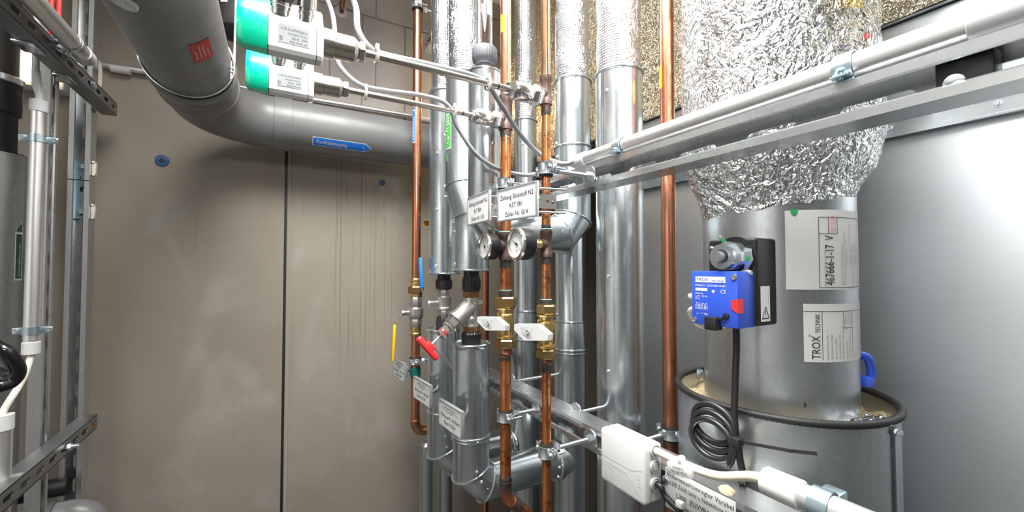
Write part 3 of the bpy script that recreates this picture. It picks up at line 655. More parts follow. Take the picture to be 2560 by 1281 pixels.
# ---- jacketed pipe L2 with VE-Wasser arrow -------------------------
zl = lambda v: zc(L2, v); zu = lambda v: zc(L2u, v); R2 = .0435
t = Thing('jacketed_pipe', 'metal jacketed pipe with green VE-Wasser arrow and offset bend', 'pipe', V3(L2, zl(678)))
P = [V3(L2u, zu(190)), V3(L2u, zu(470)), V3(L2, zl(548)), V3(L2, zl(675))]
mb = MB(); R = mb.tube(P, R2, 44); t.part('jacket', mb, 'galvanised'); ringbead(t, R[1]); ringbead(t, R[2]); bead(t, L2u, zu(193), R2)
foilsleeve(t, L2u, .037, zu(192), CEIL, seed=5)
t.part('end_disc', MB().lathe(V3(L2, zl(676)), Zv, [(-.002, .03), (-.002, .0475), (.0005, .0485), (.003, R2)], 44), 'galvanised')
uhit(t, L2u, R2, [(1113, 208), (1111, 466), (1113, 337)]); uhit(t, L2, R2, [(1136, 580), (1136, 661)]); p, n = vhit(L2u, R2, 1114, 492); screw(t, p, n); p, n = vhit(L2, R2, 1134, 556); screw(t, p, n)
a0 = vang(L2u, R2, 1113.2, 340); z0, z1 = zu(410), zu(278); wd = .036
f = lambda lift: onv(L2u, R2+lift, a0, z0); hh = z1-z0
mb = MB(); tri = lambda o: [(o, .030+o*.3), (wd/2, o*1.8), (wd-o, .030+o*.3)]
for k in range(6): patch(mb, f(.0006), wd*k/6, wd*(k+1)/6, .03, hh, 1)
poly(mb, f(.0006), tri(0)); lb = t.part('label', mb, 'white_print', label='green arrow label reading VE-Wasser')
mb = MB()
for k in range(6): patch(mb, f(.001), .0014+(wd-.0028)*k/6, .0014+(wd-.0028)*(k+1)/6, .033, hh-.0015, 1)
poly(mb, f(.001), [(.0018, .0295), (wd/2, .004), (wd-.0018, .0295)]); t.part('label_field', mb, 'green_sticker', parent=lb)
mb = MB(); text_into(mb, 'VE-Wasser', .039, 0, .0195, hh-.046, lambda x, y: f(.0014)(wd*.78-y, x)); t.part('lettering', mb, 'white_print', parent=lb)
# strainer with red handle
t = Thing('strainer_valve', 'nickel angled strainer valve with red wing handle on the front jacketed pipe', 'valve', V3(L2, zl(862)))
t.part('ribbed_socket', MB().ribbed(V3(L2, zl(692)), Zv, [(0, .0185), (zl(676)-zl(692), .018)], 14, .03), 'black_plastic')
t.part('ribbed_nut', MB().ribbed(V3(L2, zl(727)), Zv, [(0, .0185), (.003, .0215), (.024, .022), (zl(690)-zl(727), .0185)], 18, .03), 'black_plastic')
t.part('hexagon', MB().hexnut(V3(L2, zl(745)), Zv, zl(726)-zl(745), .035, rot=.35), 'brown_brass')
lath(t, L2, [(zl(816), .018), (zl(812), .0175), (zl(806), .0155), (zl(770), .0165), (zl(750), .0185), (zl(744), .0178)], 'nickel', 'body')
t.part('hexagon', MB().hexnut(V3(L2, zl(830)), Zv, zl(814)-zl(830), .034, rot=.35), 'brown_brass')
t.part('ribbed_nut', MB().ribbed(V3(L2, zl(862)), Zv, [(0, .022), (.026, .023), (zl(829)-zl(862), .0185)], 20, .04), 'black_plastic')
dB = Vector((-.78, -.16, -.60)).normalized(); p0 = V3(L2, zl(762)); KB = 1.36; KR = 1.14
mb = MB().lathe(p0, dB, [(a*KB, b*KR) for a, b in [(0, .014), (.012, .0182), (.036, .0172), (.0365, .0195), (.043, .0195), (.0435, .014)]], 30); br = t.part('branch', mb, 'nickel')
mb = MB().hexnut(p0+dB*.043*KB, dB, .013*KB, .029*KR); t.part('bonnet', mb, 'chrome_fitting', parent=br)
mb = MB().lathe(p0+dB*.055*KB, dB, [(a*KB, b*KR) for a, b in [(0, .0095), (.002, .0095), (.0023, .0145), (.006, .0145), (.0065, .0105), (.024, .0115), (.026, .007)]], 8); t.part('scale_cap', mb, 'chrome_fitting', parent=br)
mb = MB().lathe(p0+dB*.070*KB, dB, [(0, .0128), (.004, .0130)], 20, False); t.part('red_scale', mb, 'red_plastic', parent=br)
mb = MB().cyl(p0+dB*.08*KB, p0+dB*.108*KB, .0028, 10); t.part('stem', mb, 'zinc_bright')
x_, y_, z_ = frame(dB); hx = (Vector((.62, -.12, -.62))); hx = (hx-dB*hx.dot(dB)).normalized(); hy = dB.cross(hx)
ph = p0+dB*.106*KB
mb = MB().box(ph+dB*.004, (.066, .015, .014), ax=(hx, hy, dB), bevel=.005, seg=3); mb.box(ph-dB*.001, (.022, .017, .016), ax=(hx, hy, dB), bevel=.003); t.part('handle', mb, 'red_plastic')
a = ph+hx*.004-dB*.01; mb = MB(); e = vhit(L2, R2, 1140, 925)[0]+Vector((-.006, -.004, 0))
mb.tube(smooth_path([a, a+(e-a)*.5-Xv*.004, e, a+(e-a)*.45+Xv*.003-Yv*.003, a], 6), .0011, 6); t.part('tag_wire', mb, 'nickel')
mb = MB().lathe(p0+Vector((0, -.017, 0)), (-.3, -1, 0), [(-.004, .007), (.001, .0068), (.0015, .005)], 18); t.part('boss', mb, 'nickel')
mb = MB().lathe(V3(L2, zl(798))+Vector((-.006, -.013, 0)), (-.4, -1, .1), [(-.004, .009), (.004, .0085), (.005, .007)], 18); t.part('boss', mb, 'nickel')
mb = MB().cyl(V3(L2, zl(757)), V3(L2, zl(757))+Vector((.026, -.006, 0)), .0055, 14); t.part('test_point', mb, 'nickel')
mb = MB(); text_into(mb, 'OVENTROP', 0, 0, .0032, .019, flat(p0+Vector((-.0045, -.0187, -.012)), Zv, Vector((-.96, .28, 0)).normalized())); t.part('embossed_mark', mb, 'nickel')
t = Thing('jacketed_pipe', 'front lower metal jacketed pipe under the red handled strainer valve', 'pipe', V3(L2, zl(1255)))
zb2 = zl(1212)
P, R = mitre(t, L2, R2, zb2, B2[0]-.02, top=zl(862), seg_=.036)
t.part('end_ring', MB().lathe(V3(L2, 0), Zv, [(zl(867), .0437), (zl(863), .0462), (zl(858), .0462), (zl(856), .0440), (zl(859), .042), (zl(859), .02)], 44, False), 'galvanised'); bead(t, L2, zl(1092), R2); bead(t, L2, zl(1085), R2)
uhit(t, L2, R2, [(1194, 1107), (1193, 1182)])
for (u, v) in ((1200, 1208), (1214, 1222)): p, n = vhit(L2, R2, u, v); screw(t, p-Zv*.0+Vector((.004, 0, 0)), (n+Vector((.0, -.1, -.5))).normalized())
p = Vector((B2[0]-.062, L2[1], zb2)); t.part('collar', MB().lathe(p, Xv, [(0, .0436), (.003, .048), (.012, .051)], 40, False), 'galvanised')
for a in (-2.6, -2.0, -3.2, -1.5): nn = Vector((0, math.cos(a), math.sin(a))); screw(t, p-Xv*.008+nn*.0437, nn)

# ---- jacketed pipe L3 that joins the flow meter to the back riser ---
zl = lambda v: zc(L3, v); R3 = .035
t = Thing('jacketed_pipe', 'metal jacketed pipe carrying the flow meter, bending across to the back riser', 'pipe', V3(L3, zl(640)))
zh = zc((.52, L3[1]), 585); kk = .03
P = [V3(L3, zl(186)), V3(L3, zh+kk), V3(L3, zh)+Xv*kk, Vector((B2u[0]-.04, B2u[1], zh)), Vector((B2u[0], B2u[1], zh+.04)), V3(B2u, zc(B2u, 205))]
mb = MB(); R = mb.tube(P, [R3, R3, .040, .0438, .0438, .0438], 44); t.part('jacket', mb, 'galvanised')
for q in R[1:5]: ringbead(t, q)
lath(t, L3, [(zl(189), R3), (zl(187), R3+.002), (zl(184), R3+.002), (zl(182), R3-.003)], 'galvanised', 'end_ring'); bead(t, B2u, zc(B2u, 208), .0438); bead(t, B2u, zc(B2u, 372), .0438)
foilsleeve(t, B2u, .040, zc(B2u, 208), CEIL, seed=9)
mb = MB(); a0 = vang(L3, R3, 1223); f = onv(L3, R3+.0012, a0, zl(470)); patch(mb, f, 0, .012, 0, zl(190)-zl(470), 4); t.part('seam', mb, 'galvanised')
uhit(t, L3, R3, [(1233, 358), (1233, 205)]); uhit(t, B2u, .0438, [(1389, 232), (1391, 358), (1393, 392)])
for (u, v) in ((1437, 546), (1423, 561)): p, n = vhit(B2u, .0438, u, v); screw(t, p+Vector((0, 0, -.002)), n)
for (u, v) in ((1406, 579), (1393, 508)): p, n = hitcyl((0, B2u[1], zh), Xv, .0425, u, v); screw(t, p, n)
# flow meter tube
t = Thing('flow_meter', 'clear glass tube flow meter with grey plastic union nut', 'flow meter', V3(L3, zl(186)))
lath(t, L3, [(zl(188), .0172), (zl(165), .0165)], 'grey_plastic', 'socket')
lath(t, L3, [(zl(166), .0205), (zl(163), .021), (zl(155), .0205)], 'grey_plastic', 'collar')
t.part('union_nut', MB().ribbed(V3(L3, zl(162)), Zv, [(0, .0205), (.006, .0255), (.012, .0268), (zl(124)-zl(162)-.003, .0268), (zl(122)-zl(162), .024)], 26, .018), 'grey_plastic')
mb = MB().lathe(V3(L3, 0), Zv, [(zl(124), .0172), (CEIL-.2, .0172), (CEIL-.2, .0148), (zl(124), .0148)], 36, False); t.part('outer_tube', mb, 'clear_acrylic')
lath(t, L3, [(zl(124), .0100), (zl(116), .0100), (zl(114), .009)], 'light_grey_plastic', 'seat')
mb = MB().lathe(V3(L3, 0), Zv, [(zl(80), .0012), (zl(66), .0030), (zl(40), .006), (zl(20), .010), (zl(16), .010), (zl(12), .003)], 24); t.part('float', mb, 'white_plastic')
a0 = vang(L3, .0176, 1217); f = onv(L3, .0176, a0, zl(47)); mb = MB(); patch(mb, f, 0, .0125, 0, zl(8)-zl(47), 5); lb = t.part('scale_card', mb, 'white_print')
mb = MB(); patch(mb, onv(L3, .0179, a0, zl(47)), .001, .011, zl(10)-zl(47), zl(8)-zl(47), 5); t.part('red_mark', mb, 'red_print', parent=lb)
mb = MB(); [patch(mb, onv(L3, .0179, a0, zl(47)), .002, .009 if k % 3 else .011, .004*k+.003, .004*k+.0036, 3) for k in range(6)]; t.part('scale_marks', mb, 'grey_print', parent=lb)
a0 = vang(L3, .0176, 1199); mb = MB(); [patch(mb, onv(L3, .0176, a0, zl(115)), 0, .004, .012*k, .012*k+.0015, 2) for k in range(14)]; t.part('red_scale', mb, 'red_print')
seg(t, L3, .022, CEIL-.21, CEIL, 'grey_plastic', 'top_socket')

# ---- back row risers ------------------------------------------------
def riser(label, C, segs, fo, seed, scr=(), mat='galvanised'):
    """segs: list of (v, r) from top to bottom"""
    t = Thing('jacketed_riser', label, 'pipe', V3(C, 0)); pr = [(zc(C, v), r) for v, r in segs]+[(0, segs[-1][1])]
    t.part('jacket', MB().lathe(V3(C, 0), Zv, sorted(pr), 48), mat)
    if fo: foilsleeve(t, C, fo, zc(C, segs[0][0])-.004, CEIL, seed=seed, amp=.05); bead(t, C, zc(C, segs[0][0])-.004, segs[0][1])
    uhit(t, C, segs[0][1], scr); return t
t = riser('widest jacketed riser with foil top between the copper pipes', B3, [(186, .050), (700, .050)], .0465, 3, [(1516, 226), (1521, 692), (1521, 929)])
mb = MB(); f = onv(B3, .0508, vang(B3, .050, 1506), 0); patch(mb, f, 0, .006, 0, zc(B3, 190), 2, 1); t.part('seam', mb, 'galvanised')
t = riser('tall jacketed riser with two beads behind the right brass valve', B2, [(40, .041), (800, .041), (803, .0425), (868, .0465), (880, .0465)], None, 0, [])
bead(t, B2, zc(B2, 802), .0415); bead(t, B2, zc(B2, 870), .0465); bead(t, B2, zc(B2, 878), .0465)
for u, v in ((1392, 787), (1388, 900)): p, n = vhit(B2, .0415, u, v); screw(t, p, n)
t = riser('narrow jacketed riser with foil top behind the left nitrogen pipe', B1, [(302, .035), (775, .036), (780, .037), (842, .046), (850, .046)], .034, 6, [(1306, 360)])
bead(t, B1, zc(B1, 777), .0362); bead(t, B1, zc(B1, 845), .046)
# plain copper riser at the very back
t = Thing('copper_pipe', 'dark copper riser seen behind the jacketed pipes near the wall', 'pipe', V3(C3, 0)); seg(t, C3, .014, 0, CEIL, 'copper')
# copper riser between the wide riser and the round duct
t = Thing('copper_pipe', 'copper riser with yellow Stickstoff sticker beside the foil wrapped duct', 'pipe', V3(C2, 0)); z_ = lambda v: zc(C2, v)
seg(t, C2, .014, z_(1090), CEIL, 'copper'); seg(t, C2, .0141, 0, z_(1090), 'copper_dark')
a0 = vang(C2, .014, 1648, 190); f = lambda l: onv(C2, .0142+l, a0-.02, z_(222)); hh = z_(165)-z_(222)
mb = MB(); patch(mb, f(.0004), 0, .013, 0, hh*.99, 6); lb = t.part('sticker', mb, 'yellow_sticker', label='yellow sticker reading Stickstoff')
mb = MB(); poly(mb, f(.0004), [(0, hh), (.013, hh), (.0035, hh+.014), (0, hh+.016)]); t.part('arrow_tip', mb, 'black_print', parent=lb); mb = MB(); text_into(mb, 'Stickstoff', .004, 0, .0055, hh-.007, lambda x, y: f(.0008)(.0093-y, x)); t.part('lettering', mb, 'black_print', parent=lb)
clamp('clamp of the copper riser beside the drum', C2, .014, z_(1082), RX1, h=.022)
# two dark steel pipes low by the wall
for (u, r, lab) in ((1069, .021, 'thin dark steel pipe low under the wall copper elbow'), (1115, .023, 'dark steel pipe low under the rear jacketed elbow')):
    C = (XU(1.30, u), 1.30); zt_ = zc(C, 1112); mb = MB().lathe(V3(C, 0), Zv, [(0, r), (zt_, r), (zt_+.01, r*.6)], 28); single('steel_pipe', lab, 'pipe', V3(C, 0), mb, 'galvanised_dull')
# ================================================================ the two nitrogen pipes
def tee(t, C, r, z0, z1, zb, xb, rb, name='tee'):
    """bronze tee from z0 to z1 with a branch at zb reaching x = xb"""
    z0, z1 = min(z0, z1), max(z0, z1); e = .0012; h = z1-z0
    mb = MB().lathe(V3(C, 0), Zv, [(z0, r*.96), (z0+.001, r+e), (z0+h*.18, r+e), (z0+h*.22, r), (z1-h*.22, r), (z1-h*.18, r+e), (z1-.001, r+e), (z1, r*.96)], 28)
    mb.lathe((xb, C[1], zb), Xv, [(0, rb*.96), (.001, rb+e), (.008, rb+e), (.011, rb), (C[0]-xb, rb*1.05)], 26, True)
    return t.part(name, mb, 'bronze')
def brass_valve(label, C, z, sc, dn, pn):
    """z: dict of v rows"""
    Z = lambda v: zc(C, v); t = Thing('brass_valve', label, 'valve', V3(C, Z(z['nb1']))); a, b, nk, bd = sc
    t.part('union_nut', MB().hexnut(V3(C, Z(z['nt1'])), Zv, Z(z['nt0'])-Z(z['nt1']), a, rot=.25), 'brass_dull')
    lath(t, C, [(Z(z['nt1'])-.0035, nk*1.2), (Z(z['nt1'])-.003, nk*1.45), (Z(z['nt1'])-.0005, nk*1.5)], 'brass', 'lip')
    zt, zm0, zm1, zb = Z(z['nt1'])-.003, Z(z['b0']), Z(z['b1']), Z(z['nb0'])
    prof = [(zt, nk), (zm0+.004, nk), (zm0+.002, bd*.92), (zm0-.002, bd), (zm1+.004, bd), (zm1+.002, bd*.95), (zm1-.001, bd*.9), (zm1-.003, bd*.78), (zb, bd*.8)]
    body = lath(t, C, prof, 'brass', 'body', 40)
    lath(t, C, [(zb+.0005, bd*.95), (zb+.001, bd*1.06), (zb+.005, bd*1.06), (zb+.006, bd*.9)], 'brass', 'threaded_ring')
    t.part('union_nut', MB().hexnut(V3(C, Z(z['nb1'])), Zv, zb-Z(z['nb1']), b, rot=.1), 'brass_dull')
    zs = zm0-(zm0-zm1)*.36
    sd = Vector((-math.cos(.26), -math.sin(.26), 0))
    p = V3(C, zs); q = p+sd*(bd+.012); mb = MB().cyl(p+sd*bd*.7, q, nk*.62, 18); t.part('stem', mb, 'brass')
    # sealing lug
    l = V3(C, zm0)+Vector((-bd*.72, -bd*.35, .001))+Vector((-.004, .003, 0)); mb = MB()
    mb.tube([l+Xv*.0036*math.cos(k*PI/8)+Zv*.0036*math.sin(k*PI/8) for k in range(16)], .0013, 8, closed=True); t.part('lug', mb, 'brass')
    # white wing handle
    hd = Vector((-math.sin(.26), math.cos(.26), 0)); tilt = .10; hx = (-hd*math.cos(tilt)-Zv*math.sin(tilt)); hz = sd.cross(hx)*-1; hz = hz if hz.z > 0 else -hz
    k = z['hl']; c0 = q
    pts = [(-k/2, .006), (-k/2, -.0035), (-k*.16, -.0155), (k/2, -.0045), (k/2, .0045), (k*.16, .0155)]
    mb = MB().prism(pts, c0, hx, hz, sd, .012)
    hn = t.part('handle', mb, 'white_plastic')
    mb = MB().prism([(-k*.30, .004), (-k*.24, -.0055), (-k*.04, -.009), (k*.05, -.007), (k*.05, .0085), (-k*.05, .0085)], c0+sd*.0121, hx, hz, sd, .0004); t.part('recess', mb, 'light_grey_plastic', parent=hn)
    mb = MB().lathe(c0+hx*(-k*.06)+sd*.0125, sd, [(0, .0038), (.002, .0035), (.002, .0015), (.001, .0008)], 16); t.part('screw', mb, 'zinc_bright', parent=hn)
    a1 = math.atan2(-.62, -.78); mb = MB()
    f = onv(C, bd+.0004, a1, zm1+.007)
    text_into(mb, dn, 0, 0, .0058, .017, lambda x, y: f(.012-y, x)); text_into(mb, pn, 0, 0, .0058, .017, lambda x, y: f(.023-y, x)); t.part('embossed_mark', mb, 'brass_dull', parent=body)
    return t
def gauge(label, C, z, xface, needle):
    t = Thing('pressure_gauge', label, 'gauge', (xface+.015, C[1], z-.025)); c = Vector((xface, C[1], z)); R = .0252
    t.part('case', MB().lathe(c, Xv, [(.0045, R-.0005), (.005, R), (.022, R), (.025, R*.93), (.027, R*.8), (.027, .006)], 44, False), 'black_plastic')
    t.part('bezel', MB().lathe(c, Xv, [(.004, R+.0002), (.0035, R+.0007), (-.001, R+.0006), (-.0026, R-.0012), (-.0022, R-.003), (.0005, R-.0036)], 44, False), 'chrome_fitting')
    dial = t.part('dial', MB().add([c+Xv*.0022+Vector((0, math.cos(2*PI*k/40), math.sin(2*PI*k/40)))*(R-.0005) for k in range(40)], [tuple(range(40))]), 'gauge_face')
    f = flat(c+Xv*.0018, -Yv, Zv); mb = MB()
    for k in range(25):
        a = math.radians(225-270*k/24); l = .0026 if k % 4 else .0042; d = Vector((math.cos(a), math.sin(a))); n_ = Vector((-d.y, d.x))*.00025; p, q = d*(R-.0052), d*(R-.0052-l)
        mb.add([f(*(p+n_)), f(*(p-n_)), f(*(q-n_)), f(*(q+n_))], [(0, 1, 2, 3)])
    for k in range(7):
        a = math.radians(225-270*k/6); text_into(mb, str(k*4), math.cos(a)*.0125, math.sin(a)*.0125-.001, .0022, None, f, 'c')
    text_into(mb, 'bar', 0, -.012, .003, None, f, 'c'); t.part('scale', mb, 'black_print', parent=dial)
    d = Vector((math.cos(needle), math.sin(needle))); n_ = Vector((-d.y, d.x)); f2 = flat(c+Xv*.0008, -Yv, Zv); mb = MB()
    mb.add([f2(*(d*.0185)), f2(*(n_*.0009)), f2(*(d*-.006+n_*.0014)), f2(*(d*-.006-n_*.0014)), f2(*(n_*-.0009))], [(0, 1, 2, 3, 4)]); mb.lathe(c+Xv*.0014, -Xv, [(0, .0024), (.0012, .002)], 14); t.part('needle', mb, 'black_print', parent=dial)
    mb = MB().hexnut(c+Xv*.027, Xv, .008, .017); mb.cyl(c+Xv*.034, Vector((C[0]-.012, C[1], z)), .0080, 18); t.part('connector', mb, 'brass')
    return t
def collar(t, C, z, r, mat, h=.006, name='solder_collar'):
    if mat != 'soldered' or name != 'solder_collar': return lath(t, C, [(z-h/2, r), (z-h/2+.001, r+.0011), (z+h/2-.001, r+.0011), (z+h/2, r)], mat, name, cap=False)
    mb = MB().lathe(V3(C, z), Zv, [(-h/2, r+.0001), (-h/2+.0008, r+.0004), (h/2-.0008, r+.0004), (h/2, r+.0001)], 48, False)
    for q in mb.v:
        a = math.atan2(q.y-C[1], q.x-C[0]); s_ = 1 if q.z > z else -1; q.z += s_*.0045*noise.noise(Vector((math.cos(a)*3.1+z*40, math.sin(a)*3.1, s_*5)))
    return t.part(name, mb, mat, sharp=1.5)
# left nitrogen pipe (22 mm)
Z = lambda v: zc(NL, v); r = .011
t = Thing('nitrogen_pipe', 'thicker copper nitrogen pipe whose foot bends away, with KST 804 sign', 'pipe', V3(NL, Z(1281)))
seg(t, NL, r, Z(250), CEIL, 'copper_bright'); seg(t, NL, r, Z(590), Z(320), 'copper_aged'); seg(t, NL, r, Z(730), Z(645), 'copper_aged')
zb = Z(1215); seg(t, NL, r, zb, Z(866), 'copper_aged')
tee(t, NL, .0134, Z(240), Z(327), Z(297), XU(NL[1], 1247), .0125); tee(t, NL, .0134, Z(582), Z(652), Z(616), XU(NL[1], 1247), .0115)
collar(t, NL, Z(336), r, 'soldered', .012); collar(t, NL, Z(661), r, 'soldered', .015); collar(t, NL, Z(735), .0128, 'soldered', .013, 'solder_socket'); collar(t, NL, Z(726), .0125, 'verdigris', .002, 'verdigris_ring'); collar(t, NL, Z(581), .0128, 'verdigris', .003, 'verdigris_ring')
lath(t, NL, [(Z(889), .0116), (Z(886), .0135), (Z(883), .0138), (Z(880), .0125), (Z(866), .0128)], 'copper_dark', 'socket', cap=False); collar(t, NL, Z(896), r, 'soldered', .008)
lath(t, NL, [(Z(1228), .0122), (Z(1205), .0124), (Z(1203), .0132), (Z(1200), .0128)], 'bronze', 'socket', cap=False); collar(t, NL, Z(1195), r, 'soldered', .01)
mb = MB(); e0 = V3(NL, Z(1226)); mb.tube([e0+Zv*.01]+arc(e0+Xv*.03, .03, PI, PI+.85, 8, Xv, Zv)+[e0+Vector((.03-.03*math.cos(.85), 0, -.03*math.sin(.85)))+Vector((math.sin(.85), 0, -math.cos(.85)))*.03], r*1.06, 24); t.part('elbow', mb, 'copper_aged', sharp=1.2)
e1 = e0+Vector((.03-.03*math.cos(.85), 0, -.03*math.sin(.85))); dd = Vector((math.sin(.85), 0, -math.cos(.85)))
t.part('socket', MB().cyl(e1+dd*.004, e1+dd*.024, .0134, 24), 'bronze')
e2 = e1+dd*.05; mb = MB(); mb.tube([e1+dd*.02, e2, e2+dd*.01+Vector((.0, 0, -.006)), Vector((e2.x+.014, e2.y, e2.z-.03)), Vector((e2.x+.014, e2.y, 0))], r, 20); t.part('tube', mb, 'copper_aged')
a0 = vang(NL, r, 1254, 60); f = lambda l: onv(NL, r+.0003+l, a0-.3, Z(86)); hh = Z(42)-Z(86)
mb = MB(); patch(mb, f(0), 0, .0115, 0, hh, 5); lb = t.part('sticker', mb, 'yellow_sticker')
mb = MB(); poly(mb, f(.0001), [(0, hh), (.0115, hh), (.002, hh+.016), (0, hh+.016)]); t.part('arrow_tip', mb, 'black_print', parent=lb); mb = MB(); text_into(mb, 'Stickstoff', .003, 0, .005, hh-.006, lambda x, y: f(.0004)(.0082-y, x)); t.part('lettering', mb, 'black_print', parent=lb)
mb = MB(); f = onv(NL, r+.0003, vang(NL, r, 1263, 60), Z(72)); mb.add([f(0, 0), f(.002, .004), f(.008, .03), f(.0075, .036), f(.0085, .05), f(.006, .036), f(.004, .028)], [(0, 1, 2, 6), (2, 3, 5, 6), (3, 4, 5)]); t.part('verdigris_streak', mb, 'verdigris')
# right nitrogen pipe (15 mm)
Z = lambda v: zc(NR, v); r = .0075
t = Thing('nitrogen_pipe', 'thinner straight copper nitrogen pipe with KST 081 sign', 'pipe', V3(NR, 0))
seg(t, NR, r, Z(200), CEIL, 'copper_bright', n=26); seg(t, NR, r, Z(580), Z(260), 'copper_aged', n=26); seg(t, NR, r, Z(755), Z(640), 'copper_aged', n=26); seg(t, NR, r, 0, Z(890), 'copper_aged', n=26)
tee(t, NR, .0090, Z(190), Z(265), Z(237), XU(NR[1], 1351), .0088); tee(t, NR, .0090, Z(576), Z(645), Z(612), XU(NR[1], 1351), .0084)
collar(t, NR, Z(278), r, 'soldered', .016); collar(t, NR, Z(653), r, 'soldered', .009); collar(t, NR, Z(569), r, 'soldered', .007); collar(t, NR, Z(756), .0087, 'soldered', .010, 'solder_socket'); collar(t, NR, Z(749), .0085, 'verdigris', .0018, 'verdigris_ring'); collar(t, NR, Z(574), .0086, 'verdigris', .002, 'verdigris_ring')
lath(t, NR, [(Z(911), .0079), (Z(908), .0093), (Z(905), .0095), (Z(902), .0086), (Z(893), .0088)], 'copper_dark', 'socket', cap=False); collar(t, NR, Z(921), r, 'soldered', .013)
brass_valve('dull brass valve with white wing handle on the thicker nitrogen pipe', NL, dict(nt0=742, nt1=769, b0=787, b1=838, nb0=847, nb1=869, hl=.082), (.040, .039, .0130, .0167), 'DN 20', 'PN 40')
brass_valve('bright brass valve with white wing handle on the thinner nitrogen pipe', NR, dict(nt0=762, nt1=786, b0=806, b1=860, nb0=871, nb1=896, hl=.072), (.029, .029, .0106, .0148), 'DN 12', 'PN 40')
gauge('round pressure gauge with black case on the thicker nitrogen pipe', NL, zc((XU(NL[1], 1211), NL[1]), 617), XU(NL[1], 1210), math.radians(125))
gauge('round pressure gauge with black case on the thinner nitrogen pipe', NR, zc((XU(NR[1], 1290), NR[1]), 610), XU(NR[1], 1289), math.radians(155))
ZRU = zc((RX0, YU(RX0, 1475)), 440); ZRL = zc((RX0, YU(RX0, 1481)), 1101)
clamp('clamp joining the thinner nitrogen pipe to the upper rail', NR, .0075, ZRU, RX0)
clamp('clamp joining the thinner nitrogen pipe to the lower rail', NR, .0075, ZRL, RX0)
clamp('black lined clamp just above the KST 804 sign on the thicker nitrogen pipe', NL, .011, zc(NL, 462), RX0+.02, washer=False)
clamp('clamp joining the thicker nitrogen pipe to the lower rail', NL, .011, ZRL, RX0)

